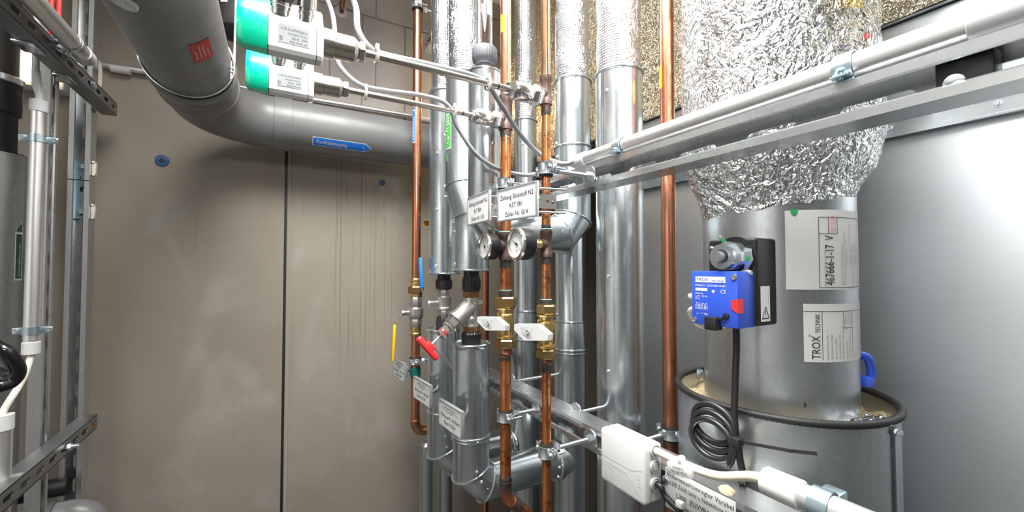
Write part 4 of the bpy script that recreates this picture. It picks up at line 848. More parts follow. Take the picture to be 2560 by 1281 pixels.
# ================================================================ nitrogen flow sensors on long rods
def sensor(label, C, z, us):
    """us: columns of [rod fitting right end ... cap left end] along the line y = C.y"""
    Y = C[1]; x = [XU(Y, u) for u in us]; P = lambda k, dz=0: Vector((x[k], Y, z+dz))
    t = Thing('flow_sensor', label, 'sensor', Vector((x[8], Y, z-.03)))
    w_ = lambda a, b, pr, mat, nm, par=None, n=28: t.part(nm, MB().lathe(Vector((x[a], Y, z)), -Xv, [(k*(x[a]-x[b]), r) for k, r in pr], n), mat, parent=par)
    t.part('hexagon', MB().hexnut(P(1), Xv, x[0]-x[1], .029), 'chrome_fitting')
    w_(1, 2, [(0, .0125), (.12, .0145), (.85, .0150), (1, .0125)], 'chrome_fitting', 'compression_fitting')
    t.part('hexagon', MB().hexnut(P(3), Xv, x[2]-x[3], .021, rot=.4), 'chrome_fitting')
    t.part('rod', MB().cyl(P(4), P(2), .0048, 20), 'stainless')
    t.part('seal_mark', MB().cyl(P(3)-Xv*.018, P(3)-Xv*.016, .005, 20), 'black_plastic')
    t.part('hexagon', MB().hexnut(P(5), Xv, x[4]-x[5], .022, rot=.2), 'stainless')
    w_(5, 6, [(0, .0105), (.06, .0125), (.2, .0155), (.96, .0155), (.98, .0145), (1, .0145)], 'stainless', 'neck')
    w_(6, 7, [(0, .0145), (.05, .0145), (.08, .0172), (1, .0172)], 'stainless', 'neck')
    sec = [(-.031, .001), (-.031, -.033), (-.028, -.037), (-.014, -.037), (.030, -.018), (.030, .024), (.022, .034), (-.004, .034), (-.008, .0325), (-.028, .0055)]
    def loft(mb, xs, sc):
        n = len(sec)
        vs = [Vector((xx, Y+s*a, z+.004+(b-.004)*s)) for xx, s in zip(xs, sc) for a, b in sec]
        fs = [(i*n+j, i*n+(j+1) % n, (i+1)*n+(j+1) % n, (i+1)*n+j) for i in range(len(xs)-1) for j in range(n)]+[tuple(range(n)), tuple(reversed(range((len(xs)-1)*n, len(xs)*n)))]
        mb.add(vs, fs); return mb
    xm = x[7]; xe = x[8]; L = xm-xe
    t.part('end_plate', loft(MB(), [xm, xm-.002, xm-L*.13], [.93, 1.0, 1.0]), 'white_plastic', sharp=.5)
    t.part('gasket', loft(MB(), [xm-L*.13, xm-L*.145], [.985, .985]), 'grey_plastic')
    hs = t.part('housing', loft(MB(), [xm-L*.145, xe], [1, 1]), 'white_plastic', sharp=.5)
    t.part('gasket', loft(MB(), [xe, xe-.0012], [.985, .985]), 'grey_plastic')
    xc = x[9]; W = xe-xc
    t.part('cap', loft(MB(), [xe-.0012, xe-W*.75, xe-W*.9, xc], [1, .97, .93, .83]), 'teal_cap', sharp=.7)
    yf = Y-.031; a = Vector((xe+L*.17, yf-.0005, z-.027)); lw = L*.56; lh = .021
    f = lambda l: flat(a-Yv*l, Xv, Zv)
    mb = MB(); patch(mb, f(0), 0, lw, 0, lh, 1); lb = t.part('label', mb, 'silver_label', label='silver type label printed upside down')
    mb = MB(); rot = lambda x_, y_: f(.0004)(lw-x_, lh-y_)
    for k, (s_, wd) in enumerate((('VA-4020 Stickstoff  N2, Typ 14', .9), ('0..20 mA  0..82,7 m³/h', .66), ('Supply:   24 VDC', .55), ('max. pressure: 50 bar', .62))): text_into(mb, s_, .002, .0035+.0047*(k), .0026, lw*wd*.95, rot)
    text_into(mb, 'CE', lw*.86, lh*.66, .0045, lw*.11, rot); t.part('lettering', mb, 'black_print', parent=lb)
    dg = Vector((.05, -.38, .92)).normalized(); b0 = Vector((xe+L*.20, Y-.0235, z+.0115))
    mb = MB().lathe(b0-dg*.004, dg, [(0, .0098), (.006, .0098), (.0065, .0108), (.010, .0108), (.0105, .0114), (.014, .0114), (.0145, .0118), (.018, .0118)], 26); gl = t.part('gland_base', mb, 'chrome_fitting')
    mb = MB().lathe(b0+dg*.010, dg, [(0, .0125), (.012, .0132), (.045, .0125), (.055, .009)], 10); t.part('cable_plug', mb, 'black_plastic', parent=gl)
    b1 = Vector((xe+L*.66, Y-.0235, z+.0115))
    mb = MB().lathe(b1-dg*.004, dg, [(0, .0082), (.006, .0082), (.0065, .0092), (.010, .0092), (.0105, .0085), (.0135, .0085), (.014, .0104), (.026, .0104), (.027, .0095)], 26); t.part('blanking_screw', mb, 'chrome_fitting')
    return t
zs1 = zc((XU(NR[1], 1100), NR[1]), 180); zs2 = zc((XU(NL[1], 1000), NL[1]), 252)
sensor('white flow sensor with teal cap on the thinner nitrogen pipe', NR, zs1, [1352, 1328, 1284, 1268, 906, 890, 830, 797, 664, 585])
sensor('white flow sensor with teal cap on the thicker nitrogen pipe', NL, zs2, [1252, 1228, 1183, 1175, 866, 852, 802, 776, 667, 608])
# grey signal cables
def cable(name, label, pts, r, mat, group=None, n=10, cat='cable'):
    P = smooth_path(pts, 8); mb = MB(); mb.tube(P, r, n); return single(name, label, cat, P[0], mb, mat, group, sharp=1.5)
ya, yb = NR[1]+.004, NL[1]+.004
pe = Vector((RX0+.004, YU(RX0, 1445), 0)); pe.z = zc((pe.x, pe.y), 398)
cable('signal_cable', 'grey cable dropping from above onto the upper sensor rod', [Vector((XU(.60, 868), .60, CEIL)), atY(866, -500, .60), atY(867, -200, .60), atY(868, -90, .60), atY(872, -30, .60), atY(890, 20, .59), atY(895, 75, .57), atY(925, 120, ya), atY(965, 138, ya), atY(1085, 165, ya), atY(1205, 200, ya), atY(1250, 258, .60), atY(1300, 335, .64), atY(1350, 385, .68), Vector((pe.x-.015, pe.y+.03, pe.z-.004)), pe], .0042, 'grey_cable')
cable('signal_cable', 'grey cable dropping behind the sensors onto the lower sensor rod', [Vector((XU(.78, 800), .78, CEIL)), atY(795, -500, .78), atY(796, -200, .78), atY(798, -90, .78), atY(807, -30, .78), atY(832, 40, .77), atY(841, 130, .75), atY(853, 170, .74), atY(900, 212, yb), atY(960, 226, yb), atY(1060, 240, yb), atY(1118, 262, yb-.006), atY(1145, 320, .727), atY(1190, 385, .726), atY(1238, 419, .734), atY(1272, 431, .748), atY(1330, 437, .73), atY(1400, 410, .70), Vector((pe.x+.004, pe.y+.02, pe.z-.007)), Vector((pe.x+.002, pe.y, pe.z-.006))], .0042, 'grey_cable')
for (u, v, Y_, lab) in ((938, 130, NR[1], 'cream cable tie at the left end of the upper sensor rod'), (1220, 204, NR[1], 'cream cable tie at the pipe end of the upper sensor rod'), (910, 224, NL[1], 'cream cable tie at the left end of the lower sensor rod'), (1135, 272, NL[1], 'cream cable tie at the pipe end of the lower sensor rod')):
    zz = zs1 if Y_ == NR[1] else zs2; x_ = XU(Y_, u); p = Vector((x_, Y_+.002, zz+.001)); t = Thing('cable_tie', lab, 'cable tie', p-Zv*.01)
    mb = MB().lathe(p-Xv*.002, Xv, [(0, .0095), (0, .0108), (.004, .0108), (.004, .0095)], 20, False); t.part('strap', mb, 'tie_plastic'); t.part('lock', MB().box(p+Vector((0, -.004, .0115)), (.005, .006, .005), bevel=.001), 'tie_plastic')
# ================================================================ strut rails along the pipes
YR0, YR1 = 1.50, -1.2
def strut(name, label, x0, x1, zc_, y0, y1, open_dir=-1, slot=(.1, .060, .015), mat='rail_steel', cap=True, h=.041):
    """C strut along y, lips on the side open_dir*x, slotted web on the other"""
    t = Thing(name, label, 'rail', (x0 if open_dir < 0 else x1, (y0+y1)/2, zc_-h/2)); d = abs(x1-x0); k = .0025; lip = .009; xo = x0 if open_dir < 0 else x1; sx = 1 if open_dir < 0 else -1
    half = [(d, h/2), (0, h/2), (0, h/2-lip), (.0025, h/2-lip-.002), (.0055, h/2-lip), (.0055, h/2-lip+.0018), (.0028, h/2-lip+.0018), (.0028, h/2-k), (d, h/2-k)]
    for sg, nm in ((1, 'upper_flange'), (-1, 'lower_flange')):
        t.part(nm, MB().prism([(sx*a, sg*b) for a, b in half], (xo, y1, zc_), Xv, Zv, Yv, y0-y1), mat)
    L = y0-y1; ys = [.068+slot[0]*i for i in range(-20, 20)]; ys = [q-y1 for q in ys if y1+.04 < q < y0-.04]; o = Vector((xo+sx*(d-k), y1, zc_-h/2+k*.5))
    t.part('slotted_web', MB().slotted(o, Yv, Zv, Xv*sx, L, h-k, k, [(q, slot[1], slot[2]) for q in ys]), mat)
    if cap:
        t.part('end_cap', MB().box(((x0+x1)/2, y0+.001, zc_), (d*.8, .006, h*.62), bevel=.002), 'orange_cap')
    return t
ru = strut('strut_rail', 'upper galvanised strut rail crossing in front of the round duct', RX0, RX1, ZRU, YR0, YR1)
rl = strut('strut_rail', 'lower galvanised strut rail carrying the white junction box', RX0, RX1, ZRL, YR0, YR1)
zr3 = zc((RX0, 1.5), 116); strut('strut_rail', 'short strut rail with orange cap high beside the foil wrapped pipes', RX0, RX1, zr3, YR0, .98)
q_ = YU(RX1, 2450); ru.part('rail_nut', MB().box((RX1-.018, q_, ZRU+.002), (.026, .034, .030), bevel=.003), 'black_plastic'); ru.part('rail_bolt', MB().lathe((RX0+.006, q_+.004, ZRU-.009), -Xv, [(0, .007), (.004, .0065), (.005, .004)], 18), 'zinc_bright')
yc_ = YU(RX0, 1452)
mb = MB().prism([(0, 0), (-.004, 0), (-.0045, -.006), (-.003, -.0075), (0, -.006)], (RX0, yc_, ZRL+.018), Xv, Zv, Yv, .5); rl.part('cover_strip', mb, 'rail_steel')
t = Thing('support_post', 'galvanised support post carrying both strut rails at their open end', 'post', (.54, -1.15, 0)); t.part('post', MB().box((.54, -1.15, CEIL/2), (.041, .041, CEIL), bevel=.003), 'rail_steel')
# rods that carry the back risers
for C, v, lab in ((B3, 1040, 'threaded rod between the lower rail and the widest jacketed riser'), (B2, 975, 'threaded rod between the lower rail and the riser behind the brass valve')):
    t = Thing('support_rod', lab, 'rod', (RX1, C[1], ZRL-.02)); mb = MB(); thread(mb, (RX1-.005, C[1], ZRL+.008), (C[0]-.03, C[1], ZRL+.008), .004); t.part('threaded_rod', mb, 'zinc_bright')
    t.part('washer', MB().lathe((RX1, C[1], ZRL+.012), Xv, [(0, .0042), (0, .0165), (.002, .017), (.0022, .0042)], 26), 'zinc_bright'); t.part('nut', MB().hexnut((RX1+.002, C[1], ZRL+.008), Xv, .0065, .0125), 'zinc_bright')

# ---- conduits ------------------------------------------------------
def saddle(t, c, ax, r, down, w_=.016, mat='zinc_blue', foot=.012):
    """open spacer clip round a conduit: band, foot and screw"""
    ax = Vector(ax).normalized(); dn = Vector(down).normalized(); sd = ax.cross(dn)
    mb = MB(); pts = [Vector(c)+(sd*math.cos(a)-dn*math.sin(a))*(r+.0012) for a in [math.radians(-55+290*i/24) for i in range(25)]]
    vs = []
    for p in pts:
        o = (p-Vector(c)).normalized()*.0015; vs += [p-ax*w_/2, p+ax*w_/2, p+o+ax*w_/2, p+o-ax*w_/2]
    fs = [(4*i+j, 4*i+(j+1) % 4, 4*i+4+(j+1) % 4, 4*i+4+j) for i in range(24) for j in range(4)]+[(0, 1, 2, 3), (99, 98, 97, 96)]
    b = t.part('clip', mb.add(vs, fs), mat)
    mb = MB().box(Vector(c)+dn*(r+foot/2), (w_*1.1, .018, foot), ax=(ax, sd, dn), bevel=.0015); t.part('clip_foot', mb, mat, parent=b)
    e = pts[0]; mb = MB().box(e+sd*.005, (w_, .011, .002), ax=(ax, sd, dn)); mb.lathe(e+sd*.006+dn*.003, -dn, [(0, .0024), (.008, .0024), (.008, .0045), (.0105, .004)], 14); t.part('clip_screw', mb, mat, parent=b)
XC = RX0+.010; zcu = atX(1800, 282, XC).z
t = Thing('cable_conduit', 'aluminium cable conduit clipped on top of the upper rail', 'conduit', (XC, 0, zcu-.0125))
y0 = YU(XC, 1466); t.part('tube', MB().cyl((XC, -1.15, zcu), (XC, y0, zcu), .0125, 36), 'aluminium_tube')
t.part('end_sleeve', MB().lathe((XC, y0-.004, zcu), Yv, [(0, .0128), (.001, .0142), (.030, .0138), (.031, .0105), (.024, .0100)], 30), 'light_grey_plastic')
y1 = YU(XC, 2440); t.part('coupling', MB().lathe((XC, y1, zcu), -Yv, [(0, .0127), (.001, .0143), (.12, .0143), (.121, .0127)], 32, False), 'light_grey_plastic')
for u in (1556, 2128): saddle(t, (XC, YU(XC, u), zcu), Yv, .0125, -Zv, foot=max(.004, zcu-.0125-(ZRU+.0205)))
XD = .448; zcl = atX(1950, 1217, XD).z; y0 = YU(XD, 1985)
t = Thing('cable_conduit', 'aluminium conduit with white sleeve beside the lower rail', 'conduit', (XD, 0, zcl-.0125))
t.part('tube', MB().cyl((XD, -1.15, zcl), (XD, y0, zcl), .0125, 36), 'aluminium_tube')
t.part('end_sleeve', MB().lathe((XD, y0-.004, zcl), Yv, [(0, .0128), (.001, .0146), (.034, .0142), (.036, .0125), (.0355, .0085), (.02, .008)], 32), 'white_plastic')
saddle(t, (XD, YU(XD, 2045), zcl), Yv, .0125, Xv, foot=RX0-XD-.0125)
# ---- junction box ---------------------------------------------------
XB = .440; ya_, yb_ = YU(XB, 1497), YU(XB, 1606); za_, zb_ = atX(1498, 1197, XB).z, atX(1498, 1066, XB).z
t = Thing('junction_box', 'white plastic junction box fixed on the lower rail', 'junction box', (RX0, (ya_+yb_)/2, za_)); cy, czz = (ya_+yb_)/2, (za_+zb_)/2; W, H = ya_-yb_, zb_-za_
t.part('body', MB().box(((XB+RX0)/2+.008, cy, czz), (RX0-XB-.016, W*.985, H*.985), bevel=.004, seg=3), 'white_plastic')
ld = t.part('lid', MB().box((XB+.009, cy, czz), (.018, W, H), bevel=.006, seg=4), 'white_plastic')
f = flat((XB-.0003, ya_, za_), -Yv, Zv); mb = MB(); g_ = .0009
for (x0, y0, x1, y1) in ((0.004, .50, .72, .50), ): bar(mb, f, x0*W, y0*H, x1*W, y1*H, g_)
mb.add([f(W*.72, H*.5-g_/2), f(W*.97, H*.60-g_/2), f(W*.97, H*.60+g_/2), f(W*.72, H*.5+g_/2)], [(0, 1, 2, 3)])
bar(mb, f, .02*W, .40*H, .62*W, .40*H, g_*.8); mb.add([f(W*.62, H*.40-g_/2), f(W*.95, H*.10-g_/2), f(W*.95, H*.10+g_/2), f(W*.62, H*.40+g_/2)], [(0, 1, 2, 3)])
for q in ((.05, .10, .30, .10), (.05, .34, .30, .34)): bar(mb, f, q[0]*W, q[1]*H, q[2]*W, q[3]*H, g_*.7)
for q in ((.05, .10, .05, .34), (.30, .10, .30, .34)): bar(mb, f, q[0]*W, q[1]*H, q[2]*W, q[3]*H, g_*.7)
for k, yy in enumerate((.30, .36, .42, .48)): bar(mb, f, (.86+.01*(k % 2))*W, yy*H, .93*W, yy*H, g_*.8)
t.part('lid_groove', mb, 'light_grey_plastic', parent=ld)
gy = yb_-.0005
GP = []
for v in (1130, 1170, 1214):
    p = atY(1624, v, gy); p.x = XB+.020; GP.append(p)
    t.part('gland', MB().lathe(p+Yv*.003, -Yv, [(0, .0088), (.005, .0088), (.0055, .0072), (.0035, .0068), (.0035, .0055), (.0058, .005), (.0058, .0022)], 26), 'light_grey_plastic')
t.part('knock_out', MB().box(((XB+RX0)/2+.004, cy+.006, zb_-.001), (.018, .03, .003), bevel=.001), 'white_plastic')
t.part('lug', MB().lathe((RX0-.004, yb_-.012, za_+H*.43), -Xv, [(0, .007), (.003, .007), (.0035, .0045), (.005, .004)], 16), 'zinc_bright')
ps = Vector((XD, YU(XD, 1910), zcl))
cable('supply_cable', 'cream cable from the junction box into the white conduit sleeve', [GP[0]+Yv*.006, GP[0]-Yv*.012, atX(1700, 1157, .452), atX(1790, 1190, .450), ps+Vector((0, .012, -.001)), ps-Yv*.02], .0052, 'cream_cable', n=14)
cable('control_cable', 'thin black cable leaving the bottom of the junction box', [GP[2]+Yv*.006, GP[2]-Yv*.01, atX(1662, 1240, .462), atX(1700, 1281, .466), atX(1740, 1340, .47)], .0042, 'black_plastic')
p = atX(1702, 1168, .444); d_ = (atX(1735, 1178, .450)-atX(1672, 1160, .450)).normalized(); A = frame(d_)
t = Thing('cable_marker', 'white printed cable marker tied on the cream cable', 'tag', p-Zv*.012)
t.part('plate', MB().box(p-Zv*.003, (.034, .010, .014), ax=(d_, d_.cross(Zv).normalized()*-1, d_.cross(d_.cross(Zv).normalized()*-1)), bevel=.001), 'white_plastic')
nn = Vector((-1, 0, 0)); up_ = nn.cross(d_).normalized(); up_ = up_ if up_.z > 0 else -up_; fc = flat(p-Zv*.003+Vector((-.0056, 0, 0)), d_, up_)
q = p-Zv*.003; fn_ = lambda x, y: Vector((q.x-.0054, q.y, q.z))+d_*x+up_*y
mb = MB(); text_into(mb, '-WH0P12', 0, .001, .0028, .017, fn_, 'c'); text_into(mb, '+00.1QK+P2.01', 0, -.0035, .0028, .024, fn_, 'c'); t.part('lettering', mb, 'black_print')
t.part('tie_head', MB().box(p+Zv*.009+d_*.001, (.009, .007, .010), bevel=.002), 'white_plastic')
p = atX(1700, 1262, .462); single('cable_tie', 'white cable tie on the black cable under the plate sign', 'cable tie', p, MB().box(p, (.008, .010, .009), bevel=.002), 'white_plastic')
XS = .470; pr = Vector((XS, YU(XS, 1831), 0)); W = YU(XS, 1658)-pr.y; zt_ = atX(1658, 1164, XS).z; Hs = .054; pr.z = zt_-Hs
sign('engraved white plate sign reading Volumenstromregler Varabel on the lower rail', pr, 0, W, Hs, .0016, [('Volumenstromregler Varabel', .001, .0165, .0058, W*.94), ('Anl.300 Zuluft Labor u. Nebenräume Nord', .001, .0065, .0058, W*.97), ('L300  ZUVVR60  E01', .002, -.006, .0062, W*.66), ('Raum 01.8', -.004, -.0175, .0062, W*.36)], 0, None, 'white_plastic')
p = atX(1815, 1213, RX0+.012); p.z = ZRL+.0225; mb = MB(); mb.lathe(p-Zv*.002, Zv, [(0, .009), (.002, .008), (.004, .005), (.005, .001)], 20, True, rfun=lambda a, t_: 1+.35*noise.noise(Vector((math.cos(a)*2, math.sin(a)*2, t_*90))))
single('wool_tuft', 'tuft of yellow mineral wool lying on the lower rail', 'wool', p, mb, 'wool')

# ================================================================ round air duct with volume flow regulator
D = (.67, .3465); RD = .1; RB = .14
zD = vhit(D, RB+.002, 1980, 1052)[0].z
t = Thing('round_duct', 'round galvanised air duct with white labels and foil wrapped top', 'duct', V3(D, zD-.06))
t.part('tube', MB().cyl(V3(D, zD-.05), V3(D, CEIL), RD, 96), 'duct_galvanised')
# foil wrap
rows = [(545, .1005), (533, .1012), (515, .1035), (495, .107), (470, .114), (445, .1205), (420, .126), (390, .1305), (355, .133), (320, .1335), (280, .131), (240, .1295), (200, .129), (150, .129), (100, .1295), (50, .129), (0, .1285)]
prof = [(zc(D, v), r_) for v, r_ in rows]; zt_ = prof[-1][0]; prof += [(zt_+(CEIL-zt_)*k/30, .1285) for k in range(1, 31)]
fine = []
for (a, b) in zip(prof, prof[1:]): fine += [(a[0]+(b[0]-a[0])*k/3, a[1]+(b[1]-a[1])*k/3) for k in range(3)]
fine.append(prof[-1]); zlow = prof[0][0]
def rf(a, q):
    k = min(1, max(0, (q-zlow)/.05)); v = Vector((math.cos(a)*1.0, math.sin(a)*1.0, q*8.0))
    return 1+k*(.030*noise.noise(v*2.2)+.016*noise.noise(v*6+Vector((3, 1, 7)))+.009*noise.noise(v*15))
mb = MB().lathe(V3(D, 0), Zv, fine, 150, False, rfun=rf)
al = math.radians(200)
for q in mb.v:
    k = max(0, 1-(q.z-zlow)/.06); a = math.atan2(q.y-D[1], q.x-D[0]); q.z += k*(-.012*math.cos(a-math.radians(150))+.012+.008*noise.noise(Vector((math.cos(a)*4, math.sin(a)*4, 2))))
t.part('foil_wrap', mb, 'foil_crumpled', sharp=2)
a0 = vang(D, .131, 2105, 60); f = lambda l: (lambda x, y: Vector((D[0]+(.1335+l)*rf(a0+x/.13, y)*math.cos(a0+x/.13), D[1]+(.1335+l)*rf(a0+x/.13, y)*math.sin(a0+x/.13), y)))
mb = MB(); patch(mb, f(0), 0, .030, zc(D, 150), zc(D, 150)+.42, 12, 60); t.part('reflection_strip', mb, 'painted_reflection', sharp=2, label='yellowish strip of foil tape')  # warm lamp reflection painted as a gold strip over the wrap
p, n = vhit(D, .1345, 2168, 92); x_, y_, z_ = frame(n, (0, 0, 1)); f2 = flat(p+n*.001, x_, y_); mb = MB()
for k in range(5): bar(mb, f2, -.006+.003*k, -.005+.001*k, -.006+.003*k, .003+.001*k-.0015*(k % 2), .0016)
t.part('red_mark', mb, 'red_print')
# labels on the duct: text reads upwards
def duct_label(name, u0, v0, u1, v1, lab):
    p, n = vhit(D, RD, u0, v1); a0 = math.atan2(n.y, n.x); z0 = p.z; z1 = vhit(D, RD, u0, v0)[0].z; a1 = vang(D, RD, u1, (v0+v1)/2)
    wd = (a1-a0)*RD; f = lambda l: onv(D, RD+.0004+l, a0, z0)
    mb = MB(); patch(mb, f(0), 0, wd, 0, z1-z0, 16, 2); o = t.part(name, mb, 'paper', label=lab); return f, wd, z1-z0, o
f, W, H, lb = duct_label('label', 1965, 527, 2152, 724, 'large white shipping label reading 467666-1-17 V')
up = lambda l, f=f: (lambda x, y: f(l)(-y, x))     # text x up, text y towards the left
mb = MB(); text_into(mb, '467666-1-17  V', .006, -W*.455, .0125, H*.62, lambda x, y: f(.0006)(-(y), x)); 
x0 = W*.30
for q in ((x0, .003, x0, H-.010), (W*.985, .003, W*.985, H-.012), (W*.86, .003, W*.86, H-.012), (W*.40, H*.70, W*.40, H-.01), (W*.50, H*.70, W*.50, H-.01)): bar(mb, f(.0006), *q, .0007)
for q in ((x0, .003, W, .003), (x0, H-.010, W, H-.010), (x0, H*.70, W*.50, H*.70)): bar(mb, f(.0006), *q, .0007)
t.part('lettering', mb, 'black_print', parent=lb)
mb = MB(); text_into(mb, 'SP 523', H*.725, -W*.485, .0085, H*.20, lambda x, y: f(.0006)(-y, x)); t.part('stamp', mb, 'pink_print', parent=lb)
mb = MB(); smalls = (('Auftr.-Nr.   Gesendet   /SA', .345, .01, .45), ('Best.-Nr. : D11 9700082826', .545, .02, .50), ('Empfaenger: Universitat Am Muhland', .580, .02, .66), ('zur Verf. Fa. YIT', .615, .26, .32), ('Theodor-Boveri Weg, Geb C1', .665, .26, .52), ('97074 Wurzburg', .70, .26, .26), ('Absender : YIT Germany GmbH', .73, .02, .52), ('Postfach 1026', .76, .26, .26), ('94450 Deggendorf 2', .79, .26, .34), ('Deutschland', .815, .26, .22), ('Spediteur : Spedition', .875, .02, .58), ('128 - 2013.06.02', .93, .02, .5))
for s_, yy, xx, ww in smalls: text_into(mb, s_, H*xx+.004, -W*yy-.0028, .0024, H*ww, lambda x, y: f(.0006)(-y, x))
t.part('small_print', mb, 'grey_print', parent=lb)
p, n = vhit(D, RD+.0012, 1984, 530); a0 = math.atan2(n.y, n.x); g_ = onv(D, RD+.0012, a0, p.z); mb = MB(); poly(mb, g_, [(-.004, .001), (-.0015, -.004), (.0025, -.004), (.005, .001), (.004, .0035), (-.003, .0035)]); t.part('green_mark', mb, 'green_paint')
f, W, H, lb = duct_label('label', 2010, 760, 2154, 905, 'white type label with large vertical maker lettering')
mb = MB(); text_into(mb, 'TROX', .004, -W*.175, .0105, H*.40, lambda x, y: f(.0006)(-y, x)); text_into(mb, 'TECHNIK', H*.50, -W*.175, .0058, H*.33, lambda x, y: f(.0006)(-y, x)); text_into(mb, '®', H*.435, -W*.075, .003, None, lambda x, y: f(.0006)(-y, x))
for q in ((W*.20, .003, W*.20, H*.87), (W*.48, H*.58, W*.48, H*.87), (W*.64, .003, W*.64, H*.87), (W*.88, .003, W*.88, H*.87)): bar(mb, f(.0006), *q, .0006)
for q in ((W*.0, H*.87, W, H*.87), (W*.48, H*.58, W*.64, H*.58)): bar(mb, f(.0006), *q, .0006)
t.part('lettering', mb, 'black_print', parent=lb)
mb = MB()
for s_, yy, xx, ww in (('Komm.-Pos.-Nr   /', .265, .02, .50), ('467666-017-000', .32, .02, .43), ('Geräte-Typ: TVR', .375, .02, .36), ('Geräte-Größe: 200', .425, .02, .42), ('Gerätefunktion: E2 Einzel', .475, .02, .57), ('Vnenf. 1458', .54, .02, .30), ('Pw: 233,5 Pa/Vnom', .59, .02, .44), ('Anlage', .51, .62, .14), ('28.02.2011', .56, .62, .2), ('FSTANDAA', .61, .62, .2), ('Vmin: 0', .70, .04, .12), ('Vmax: 700', .745, .04, .16), ('Istwert: 0 VDC   Istwert: 0,6 VDC', .79, .10, .7), ('Sollw.: 0-10 VDC  Sollw.: 10 VDC', .835, .10, .7), ('Volumenstromregelung 1.1', .92, .04, .6)): text_into(mb, s_, H*xx+.002, -W*yy-.0008, .0029 if yy < .6 else .0022, H*ww, lambda x, y: f(.0006)(-y, x))
t.part('small_print', mb, 'grey_print', parent=lb)
p, n = vhit(D, RD, 1757, 936); t.part('tab', MB().box(p+n*.004+Vector((-.004, 0, 0)), (.016, .010, .014), ax=(frame(n, (0, 0, 1))[0], n, Zv), bevel=.0008), 'galvanised')
p, n = vhit(D, RD, 2012, 1012); x_, y_, z_ = frame(n, (0, 0, 1)); f3 = flat(p+n*.0006, x_, y_); mb = MB(); mb.add([f3(-.0016, .0025), f3(.002, .001), f3(.001, -.002), f3(-.0003, -.006), f3(-.0006, .0)], [(0, 1, 2, 4), (2, 3, 4)]); t.part('scuff', mb, 'black_print')
# blue hose loop at the back of the duct
p = Vector((.716, .2515, 0)); pz = lambda v: zc((p.x, p.y), v)
mb = MB(); mb.tube(smooth_path([Vector((.706, .258, pz(886))), Vector((.716, .250, pz(893))), Vector((.722, .248, pz(915))), Vector((.725, .2475, pz(942)))], 6), .0055, 16); mb.box((.721, .252, pz(955)), (.018, .016, .015), bevel=.003); t.part('hose_nipple', mb, 'blue_plastic', label='blue plastic hose nipple')
# ---- silencer drum under the duct
t = Thing('silencer_drum', 'wide galvanised drum with black rubber rim under the round duct', 'drum', V3(D, 0))
t.part('shell', MB().lathe(V3(D, 0), Zv, [(0, RB), (zD, RB), (zD, RB-.0015), (zD-.07, RB-.0015)], 110, False), 'duct_galvanised')
mb = MB(); N = 300; mb.tube([Vector((D[0]+RB*math.cos(2*PI*k/N), D[1]+RB*math.sin(2*PI*k/N), zD-.001)) for k in range(N)], [.0052 if k % 2 else .0046 for k in range(N)], 12, closed=True); t.part('rubber_rim', mb, 'black_rubber', sharp=2)
vs = []; NA, NR_ = 120, 9
for i in range(NR_+1):
    for j in range(NA):
        a = 2*PI*j/NA; r_ = RD+.0005+(RB-RD-.002)*i/NR_; vs.append((D[0]+r_*math.cos(a), D[1]+r_*math.sin(a), zD-.030+.010*noise.noise(Vector((math.cos(a)*5, math.sin(a)*5, i*.5)))+.006*noise.noise(Vector((math.cos(a)*20, math.sin(a)*20, i*1.1)))))
fs = [(i*NA+j, i*NA+(j+1) % NA, (i+1)*NA+(j+1) % NA, (i+1)*NA+j) for i in range(NR_) for j in range(NA)]
t.part('wool_filling', MB().add(vs, fs), 'wool', sharp=2)
a1 = vang(D, RD, 2120); vs = []
for i in range(7):
    for j in range(13): a = a1-.25+.85*j/12; r_ = RD+.002+.030*i/6; vs.append((D[0]+r_*math.cos(a), D[1]+r_*math.sin(a), zD-.012+.008*noise.noise(Vector((i*.9, j*.9, 4)))-.001*abs(j-6)))
t.part('foil_scrap', MB().add(vs, [(i*13+j, i*13+j+1, i*13+14+j, i*13+13+j) for i in range(6) for j in range(12)]), 'foil_crumpled', sharp=2)
a1 = vang(D, RB, 2232, 1150); f = onv(D, RB+.003, a1, 0); mb = MB(); patch(mb, f, 0, .018, 0, zD-.010, 3, 1); bar(mb, onv(D, RB+.0015, a1, 0), -.001, 0, -.001, zD-.010, .002); t.part('lap_seam', mb, 'duct_galvanised'); mb = MB(); patch(mb, onv(D, RB+.0012, a1-.012, 0), 0, .0016, 0, zD-.012, 1, 1); t.part('seam_shadow_gap', mb, 'black_rubber')
p, n = vhit(D, RB+.004, 2243, 1081); screw(t, p, n, 1.2)

# ---- actuator ------------------------------------------------------
XA, XH = .535, .500
yl, yr = YU(XA, 1770), YU(XA, 1890); z1 = atX(1888, 594, XA).z; z0 = atX(1888, 818, XA).z
t = Thing('damper_actuator', 'blue damper actuator on black base fixed to the round duct', 'actuator', (.57, (yl+yr)/2, z0))
t.part('base', MB().box(((XA+.585)/2, (yl+yr)/2, (z0+z1)/2), (.585-XA, yl-yr, z1-z0), bevel=.004, seg=3), 'black_plastic')
hl, hr = YU(XH, 1728), YU(XH, 1843); h1 = atX(1729, 678, XH).z; h0 = atX(1729, 808, XH).z
hs = t.part('housing', MB().box(((XH+XA+.002)/2, (hl+hr)/2, (h0+h1)/2), (XA+.002-XH, hl-hr, h1-h0), bevel=.0015), 'blue_plastic')
W, H = hl-hr, h1-h0; f = flat((XH-.0003, hl, h0), -Yv, Zv); f1 = flat((XH-.0006, hl, h0), -Yv, Zv)
mb = MB(); patch(mb, f, W*.10, W*.76, H*.79, H*.90, 1)
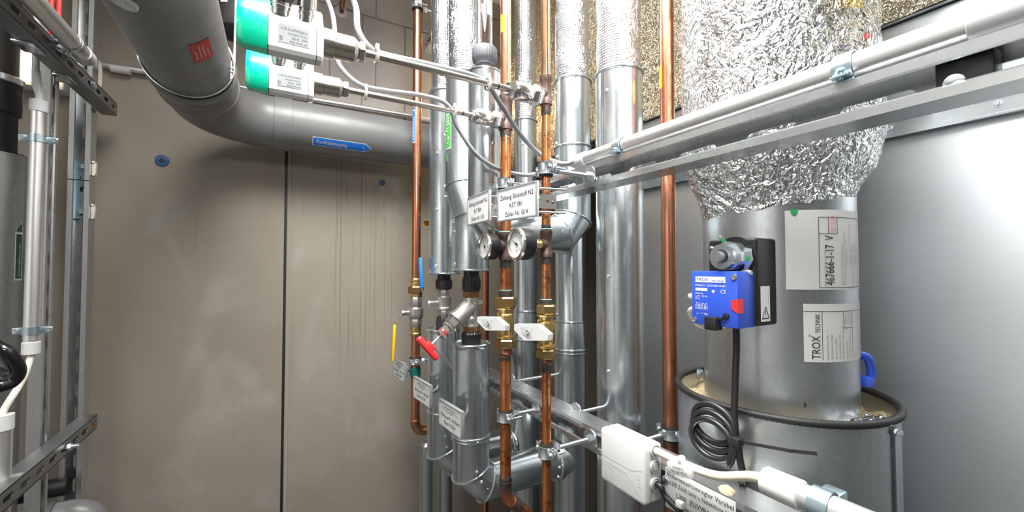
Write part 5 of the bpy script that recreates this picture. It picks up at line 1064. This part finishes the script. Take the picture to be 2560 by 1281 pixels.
for s_, x, y, h, w_ in (('M466DC1 -227V-024-10-001', .10, .715, .038, .66), ('50/60 Hz', .10, .565, .032, .17), ('2,5 W - 5,0 VA', .10, .515, .032, .27), ('IP 42', .10, .465, .032, .10), ('bl  br  sw  gr', .115, .385, .03, .24), ('1 2 3 4', .125, .305, .05, .22), ('CE', .66, .60, .07, .11), ('⊥  ~  Y  Upp', .115, .19, .035, .26)): text_into(mb, s_, x*W, y*H, h*H, w_*W, f1)
patch(mb, f, W*.10, W*.37, H*.63, H*.685, 1); poly(mb, f, [(W*.46, H*.63), (W*.50, H*.595), (W*.54, H*.63), (W*.50, H*.665)])
for k in range(5): bar(mb, f, W*(.10+.066*k), H*.29, W*(.10+.066*k), H*.37, .0004)
bar(mb, f, W*.10, H*.29, W*.364, H*.29, .0004); bar(mb, f, W*.10, H*.37, W*.364, H*.37, .0004)
t.part('white_print', mb, 'white_print', parent=hs)
mb = MB(); text_into(mb, 'TROX', W*.125, H*.815, H*.062, W*.27, f1); text_into(mb, 'TECHNIK', W*.46, H*.805, H*.035, W*.28, f1); t.part('maker_print', mb, 'blue_plastic', parent=hs)
for a, b in ((W*.93, H*.90), (W*.06, H*.07)): t.part('screw', MB().lathe(f(a, b)+Xv*.001, -Xv, [(0, .004), (.0022, .0036), (.0022, .0015), (.0012, .0008)], 16), 'chrome_fitting', parent=hs)
mb = MB().prism([(-.0055, .0065), (.0036, .0085), (.0036, -.0095), (-.0055, -.004)], (XH-.0008, hr+.0032, h0+H*.40), -Yv*1.0, Zv, Xv, .012); t.part('release_button', mb, 'red_plastic', parent=hs)
mb = MB().box((XH-.003, hl-W*.52, h0+H*.055), (.016, W*.26, H*.24), bevel=.002); pl = t.part('plug', mb, 'black_plastic', parent=hs)
mb = MB(); mb.tube([Vector((XH-.003, hl-W*.66, h0+H*.12)), Vector((XH-.003, hl-W*.76, h0+H*.20))], .0018, 8); mb.lathe((XH-.0003, hl-W*.77, h0+H*.205), -Xv, [(0, .0042), (.002, .004), (.0025, .003)], 14); t.part('plug_strap', mb, 'black_plastic', parent=hs)
# white warning label on the side of the base
fl = flat((XA+.008, yr-.0006, z0+.006), Xv, Zv); wl, hh = .585-XA-.014, (z1-z0)*.40
mb = MB(); patch(mb, fl, 0, .022, 0, hh, 1); lb = t.part('warning_label', mb, 'white_print')
mb = MB(); fl2 = flat((XA+.008, yr-.001, z0+.006), Xv, Zv)
for q in (((.003, .004), (.019, .004)), ((.019, .004), (.011, .019)), ((.011, .019), (.003, .004))):
    a, b = Vector(q[0]), Vector(q[1]); n_ = (b-a).normalized(); n_ = Vector((-n_.y, n_.x))*.0006; mb.add([fl2(*(a+n_)), fl2(*(b+n_)), fl2(*(b-n_)), fl2(*(a-n_))], [(0, 1, 2, 3)])
bar(mb, fl2, .011, .009, .011, .0145, .0011); bar(mb, fl2, .011, .0065, .011, .0078, .0011); text_into(mb, 'Belimo Automation', .024, 0, .0016, .015, lambda x, y: fl2(.019-y, x)); t.part('warning_print', mb, 'black_print', parent=lb)
# shaft clamp
cp = atX(1803, 642, XH+.004); cp.x = XH+.004
mb = MB().lathe(cp, Xv, [(.032, .0165), (0, .0165), (0, .0095), (.032, .0095)], 30, False); t.part('clamp_ring', mb, 'galvanised')
mb = MB().prism([(-.017, -.004), (-.008, -.017), (.008, -.017), (.020, -.006), (.020, .006), (.012, .017), (-.004, .021), (-.017, .010)], cp+Xv*.012, -Yv, Zv, Xv, .016); t.part('clamp_jaw', mb, 'zinc_bright')
t.part('shaft', MB().cyl(cp-Xv*.012, cp+Xv*.04, .0072, 24), 'galvanised')
for (dy, dz) in ((-.004, .027), (-.0175, .013)):
    a = cp+Vector((.018, -dy*0, 0)); e = Vector((cp.x+.004, cp.y-dy*1.0, cp.z+dz)); b = cp+Vector((.02, -dy*.5, dz*.5)); mb = MB(); thread(mb, b, e, .0023); cb = t.part('clamp_bolt', mb, 'zinc_bright'); dd = (e-b).normalized()
    t.part('green_paint', MB().cyl(e-dd*.010, e-dd*.004, .0028, 10), 'green_paint', parent=cb)
t.part('scale_disc', MB().lathe((XA-.002, cp.y, cp.z), Xv, [(0, .027), (.003, .0275)], 36), 'black_plastic')
mb = MB().prism([(.017, .012), (.024, .010), (.026, -.004), (.020, -.017), (.014, -.019), (.017, -.006)], (XA-.006, cp.y, cp.z), -Yv, Zv, Xv, .003); lv = t.part('stop_lever', mb, 'galvanised'); t.part('green_mark', MB().box((XA-.0066, cp.y-.0205, cp.z-.003), (.001, .004, .006)), 'green_paint', parent=lv)
t.part('hose_scrap', MB().lathe((XA-.008, cp.y-.014, cp.z-.021), -Yv, [(0, .0035), (.008, .004), (.012, .003)], 14), 'hose_clear')
p = Vector((XH+.022, hl, h0+H*.47))
mb = MB(); mb.tube(smooth_path([p-Yv*.003, p+Yv*.012, p+Vector((.004, .020, .001)), p+Vector((.018, .021, .0)), p+Vector((.05, .012, -.002))], 6), .0048, 14); t.part('hose', mb, 'hose_clear')
p = p-Zv*.017; mb = MB(); mb.tube(smooth_path([p-Yv*.003, p+Yv*.012, p+Vector((.004, .021, -.006)), p+Vector((.012, .014, -.022)), p+Vector((.03, .0, -.026)), p+Vector((.046, -.01, -.02))], 6), .0048, 14); t.part('hose', mb, 'hose_clear')
# black actuator cable with coil and tie
q = lambda u, v, x=.512: atX(u, v, x)
c0 = q(1783, 1072); pts = [Vector((XH+.018, YU(XH+.018, 1838), h0+.004)), q(1841, 870, .520), q(1838, 960, .517), q(1836, 1040, .512), q(1840, 1092, .511)]
for k in range(37):
    a = math.radians(-25-30*k); rr = .030-.0035*math.sin(k*.5); cc = c0+Vector((-.0035*(k/12), 0, .006-.0115*(k//12)*.5-.003*k/12)); pts.append(cc+Vector((0, -math.cos(a)*rr*1.0, math.sin(a)*rr*.86)))
pts += [q(1843, 1112, .503), q(1850, 1150, .505), q(1857, 1190, .51), q(1855, 1235, .53), q(1852, 1290, .54)]
cable('actuator_cable', 'black actuator cable coiled in front of the drum', pts, .0042, 'black_plastic', n=12)
p = q(1843, 1104, .503); t = Thing('cable_tie', 'long black cable tie round the coiled actuator cable', 'cable tie', p); t.part('lock', MB().box(p, (.014, .012, .010), bevel=.002), 'black_plastic')
a, b, c = p, q(1976, 1128, .470), q(2040, 1135, .462); mb = MB()
for s_, e in ((a, b), (b, c)):
    d_ = (e-s_); x_ = d_.normalized(); y_ = x_.cross(Xv).normalized(); mb.box((s_+e)/2, (d_.length+.001, .0034, .0013), ax=(x_, y_, x_.cross(y_)))
t.part('tail', mb, 'black_plastic')
# ================================================================ left side: struts, brackets, conduits
def vstrut(name, label, x0, y0, dx, dy, face, mat='rail_steel'):
    """upright C strut, footprint x0..x0+dx, y0..y0+dy; open side: '-y' or '+x'"""
    t = Thing(name, label, 'strut', (x0+dx/2, y0+dy/2, 0)); k = .0025; lip = .010
    if face == '-y': W, Dp, o, ax, ay = dx, dy, Vector((x0, y0, 0)), Xv, Yv
    else: W, Dp, o, ax, ay = dy, dx, Vector((x0+dx, y0+dy, 0)), -Yv, -Xv
    half = [(0, Dp), (0, 0), (lip, 0), (lip+.002, .0025), (lip, .0055), (lip-.0018, .0055), (lip-.0018, .0028), (k, .0028), (k, Dp)]
    t.part('flange', MB().prism(half, o, ax, ay, Zv, CEIL), mat); t.part('flange', MB().prism([(W-a, b) for a, b in half], o, ax, ay, Zv, CEIL), mat)
    n = int(CEIL/.0625); t.part('slotted_web', MB().slotted(o+ay*(Dp-k)+ax*(W-k*.5), Zv, -ax, ay, CEIL, W-k, k, [((i+.5)*CEIL/n, .036, .013) for i in range(n)]), mat); return t
P1 = (-.476, 1.504); t = vstrut('upright_strut', 'upright strut with pale zinc splice plate and white clips', P1[0], P1[1], .042, .041, '-y')
Zp = lambda v: zc((P1[0]+.02, P1[1]), v)
za, zb = Zp(545), Zp(395); n = 5
sp = t.part('splice_plate', MB().slotted((P1[0]+.006, P1[1]+.026, za), Zv, Xv, Yv, zb-za, .030, .003, [((i+.5)*(zb-za)/n, .014, .010) for i in range(n)]), 'zinc_blue'); t.part('splice_side', MB().box((P1[0]+.0045, P1[1]+.015, (za+zb)/2), (.003, .024, zb-za)), 'zinc_blue', parent=sp)
for v in (412, 527): t.part('bolt', MB().hexnut((P1[0]+.021, P1[1]+.018, Zp(v)), Yv, .008, .013), 'zinc_bright', parent=sp)
for (u, v) in ((222, 416), (219, 526)):
    x = P1[0]+.042; p = Vector((x+.004, P1[1]+.020, Zp(v))); c = t.part('clip', MB().box(p, (.008, .014, .030), bevel=.002), 'tie_plastic')
    mb = MB()
    for s_ in (-1, 1): mb.cyl(p+Vector((0, -.010, s_*.017)), p+Vector((0, .010, s_*.017)), .0032, 10)
    t.part('clip_roller', mb, 'tie_plastic', parent=c)
t.part('joint_line', MB().box((P1[0]+.021, P1[1]-.0004, Zp(450)), (.044, .0016, .0022)), 'black_rubber')
P2 = (-.451, 1.264); vstrut('upright_strut', 'narrow upright strut beside the vertical aluminium conduit', P2[0], P2[1], .021, .041, '+x')
# horizontal bracket rails, slotted web to the room
zl_ = (atX(254, 1027, -.395).z+atX(254, 1060, -.395).z)/2; zu_ = (atX(283, 248, -.395).z+atX(281, 282, -.395).z)/2
def bracket(label, zz, yend, h):
    t = Thing('bracket_rail', label, 'rail', (-.41, .6, zz-h/2)); k = .0025; x0, x1 = -.4295, -.395; y0 = -1.9
    t.part('upper_flange', MB().prism([(0, 0), (x0-x1+k, 0), (x0-x1, -.002), (x0-x1, -.009), (x0-x1+k, -.009), (x0-x1+k, -k), (0, -k)], (x1, y0, zz+h/2), Xv, Zv, Yv, yend-y0), 'dark_rail_steel')
    t.part('lower_flange', MB().prism([(0, 0), (x0-x1+k, 0), (x0-x1, .002), (x0-x1, .009), (x0-x1+k, .009), (x0-x1+k, k), (0, k)], (x1, y0, zz-h/2), Xv, Zv, Yv, yend-y0), 'dark_rail_steel')
    L = yend-y0; n = int(L/.054); t.part('slotted_web', MB().slotted((x1-k, y0, zz-h/2+.001), Yv, Zv, Xv, L, h-.002, k, [((i+.5)*L/n, .033, .011) for i in range(n)]), 'dark_rail_steel')
    t.part('end_cap', MB().box((-.412, yend-.010, zz), (.024, .012, h-.010)), 'orange_cap'); return t
yl_ = YU(-.395, 254); yu_ = YU(-.395, 283)
t = bracket('low dark bracket rail with oblong slots and a hexagon bolt', zl_, yl_, .036)
p = Vector((-.395, P2[1]+.018, zl_)); mb = MB().cyl(p-Xv*.03, p+Xv*.020, .0045, 12); mb.hexnut(p+Xv*.001, Xv, .008, .015); t.part('bolt', mb, 'zinc_bright')
mb = MB().box((-.412, YU(-.412, 45), zl_+.0185), (.028, .012, .0015)); t.part('solder_splash', mb, 'aluminium_tube')
t = bracket('high dark bracket rail with oblong slots under a grey conduit', zu_, yu_, .036)
for y in (YU(-.41, 70), YU(-.41, 160)): t.part('hook', MB().box((-.418, y, zu_-.020), (.03, .05, .004), bevel=.001), 'zinc_bright')
p = Vector((-.395, P2[1]+.10, zu_)); mb = MB().hexnut(p, Xv, .008, .015); t.part('bolt', mb, 'zinc_bright')
# vertical conduit
VC = (-.432, 1.222); rv = .0122; Zp = lambda v: zc(VC, v)
t = Thing('cable_conduit', 'upright aluminium conduit with white sleeve beside the narrow strut', 'conduit', V3(VC, Zp(886)))
seg(t, VC, rv, Zp(870), Zp(262), 'aluminium_tube'); lath(t, VC, [(Zp(281), rv), (Zp(280), rv+.0016), (Zp(252), rv+.0014), (Zp(250), rv-.003)], 'light_grey_plastic', 'sleeve'); lath(t, VC, [(Zp(886), rv-.003), (Zp(885), rv+.0016), (Zp(856), rv+.0016), (Zp(854), rv)], 'white_plastic', 'sleeve')
for v in (347, 827):
    z = Zp(v); mb = MB().lathe(V3(VC, z), Zv, [(-.008, rv+.0004), (-.008, rv+.002), (.008, rv+.002), (.008, rv+.0004)], 30, False); st = t.part('strap', mb, 'zinc_blue')
    for s_ in (-1, 1):
        c = Vector((VC[0]+s_*.020, VC[1]+.004, z)); t.part('strap_ear', MB().box(c, (.018, .002, .013), bevel=.0009), 'zinc_blue', parent=st); t.part('strap_screw', MB().lathe(c+Vector((s_*.004, -.001, 0)), -Yv, [(0, .0052), (.003, .0042), (.003, .002), (.002, .001)], 16), 'zinc_bright', parent=st)
cable('supply_cable', 'grey cable entering the top of the upright conduit', [V3(VC, Zp(262)), V3(VC, Zp(235)), V3(VC, Zp(185))-Xv*.004, V3(VC, Zp(140))-Xv*.006, Vector((VC[0]-.006, VC[1], CEIL))], .0055, 'light_grey_plastic')
LC = (XU(1.10, 20), 1.10); Zq = lambda v: zc(LC, v); rl_ = .0125
t = Thing('cable_conduit', 'short low conduit with white sleeve beside the low bracket', 'conduit', V3(LC, 0)); seg(t, LC, rl_, 0, Zq(1050), 'aluminium_tube'); lath(t, LC, [(Zq(1076), rl_), (Zq(1075), rl_+.0016), (Zq(1038), rl_+.0016), (Zq(1037), rl_-.002), (Zq(1036.9), .007)], 'white_plastic', 'sleeve')
cable('supply_cable', 'white cable hanging between the two conduit sleeves', [V3(VC, Zp(868)), V3(VC, Zp(890)), Vector(((VC[0]*2+LC[0])/3, 1.19, zc(VC, 930))), Vector((LC[0]+.008, 1.12, Zq(985))), V3(LC, Zq(1030)), V3(LC, Zq(1060))], .0055, 'tie_plastic')
# grey conduit over the high bracket with red cables
xk = -.372; yk = YU(xk, 196); zk = zc((xk, yk), 140); rk = .0165
t = Thing('cable_conduit', 'grey conduit end lying above the high bracket rail', 'conduit', (xk, .3, zk-rk)); t.part('tube', MB().cyl((xk, -1.9, zk), (xk, yk, zk), rk, 32), 'aluminium_tube')
t.part('end_sleeve', MB().lathe((xk, yk-.02, zk), Yv, [(0, rk), (.001, rk+.0015), (.03, rk+.0015), (.031, rk-.003), (.02, rk-.003)], 30), 'light_grey_plastic'); saddle(t, (xk, YU(xk, 165), zk), Yv, rk, (-.6, 0, -1), foot=.012, mat='zinc_bright')
for k in range(2):
    x = -.405+.011*k; y = 1.19; z0 = zc((x, y), 84)
    cable('red_cable', 'red cable dropping beside its twin to the grey conduit end', [Vector((x, y, CEIL)), Vector((x-.002, y, zc((x, y), 0))), Vector((x, y, zc((x, y), 50))), Vector((x+.006, y, z0)), Vector((xk, yk-.01, zk))], .0042, 'red_cable', group='red cables above the high bracket')
p = Vector((-.398, 1.19, zc((-.4, 1.19), 58))); single('cable_tie', 'white cable tie round the red cables', 'cable tie', p, MB().box(p, (.026, .014, .005), bevel=.001), 'tie_plastic')
# black pipe and dark jacket at the far left
K = (XU(1.42, -40), 1.42); Zk = lambda v: zc(K, v)
t = Thing('black_pipe', 'black plastic pipe with collar entering a dark jacketed pipe', 'pipe', V3(K, 0))
seg(t, K, .044, Zk(390), CEIL, 'black_plastic', n=40); lath(t, K, [(Zk(285), .044), (Zk(280), .049), (Zk(262), .050), (Zk(222), .048), (Zk(205), .050), (Zk(200), .044)], 'black_plastic', 'collar', 40)
lath(t, K, [(Zk(206), .0505), (Zk(204), .053), (Zk(190), .053), (Zk(188), .0505)], 'rail_steel', 'clamp_band', 40)
j = lath(t, K, [(0, .0605), (Zk(384), .0605), (Zk(381), .058), (Zk(381.1), .045)], 'galvanised_dull', 'jacket', 48)
a0 = vang(K, .0605, 36, 640); f = lambda l: onv(K, .0608+l, a0, Zk(702)); hh = Zk(550)-Zk(702)
mb = MB(); patch(mb, f(0), 0, .021, 0, hh*.80, 6); poly(mb, f(0), [(0, hh*.8), (.021, hh*.8), (.016, hh)]); lb = t.part('label', mb, 'white_print')
mb = MB(); patch(mb, f(.0004), .0025, .0185, .004, hh*.77, 6); poly(mb, f(.0004), [(.003, hh*.815), (.0185, hh*.815), (.0155, hh*.96)]); t.part('label_field', mb, 'dark_green_sticker', parent=lb)
mb = MB(); text_into(mb, 'Dampfwasser', .01, 0, .006, hh*.55, lambda x, y: f(.0008)(.0135-y, x)); t.part('lettering', mb, 'white_print', parent=lb)
# glossy black loop and the dark elbow at the lower left
Yg = .80; G = lambda u, v, dy=0: atY(u, v, Yg+dy)
cable('black_hose', 'glossy black hose loop hanging by the left conduit', [G(-60, 820), G(-20, 862), G(20, 885), G(44, 925, .01), G(28, 955, .01), G(-10, 968), G(-60, 975)], .0085, 'black_gloss', n=16, cat='hose')
cable('black_hose', 'second glossy black hose fold under the hose loop', [G(-60, 930, .03), G(-10, 925, .03), G(22, 935, .02), G(40, 932, .02), G(46, 945, .02)], .006, 'black_gloss', n=16, cat='hose')
E = atY(168, 1286, 1.40); R_ = .05; mb = MB()
P = [E+Vector((-.06, 0, 0)), E]+arc(E-Zv*R_, R_, PI/2, 0, 12, Xv, Zv)[1:]+[Vector((E.x+R_, E.y, .0))]
mb.tube(P, .030, 32); t = Thing('grey_pipe_bend', 'dull grey pipe bend at the foot of the left struts', 'pipe', Vector((E.x+R_, E.y, 0))); t.part('tube', mb, 'grey_pvc', sharp=1.5)
t.part('rim', MB().lathe(E+Vector((-.02, 0, 0)), -Xv, [(0, .0305), (.002, .034), (.014, .034), (.016, .0305)], 32, False), 'grey_plastic')
E2 = atY(130, 1222, 1.5); mb = MB(); mb.tube([E2+Vector((-.5, 0, .0)), E2+Vector((.03, 0, 0))], .022, 22); single('dark_pipe_stub', 'dark pipe stub low behind the left struts', 'pipe', E2, mb, 'black_rubber')
# cream cable ring behind the high bracket
p = atY(241, 190, 1.59); mb = MB(); mb.tube([p+Vector((0, .012*math.cos(a)-.0, .045*math.sin(a)))+Xv*.004*math.cos(a) for a in [2*PI*k/28 for k in range(28)]], .006, 10, closed=True); single('cable_ring', 'cream cable ring on the wall behind the high bracket', 'cable', p, mb, 'cream_cable')
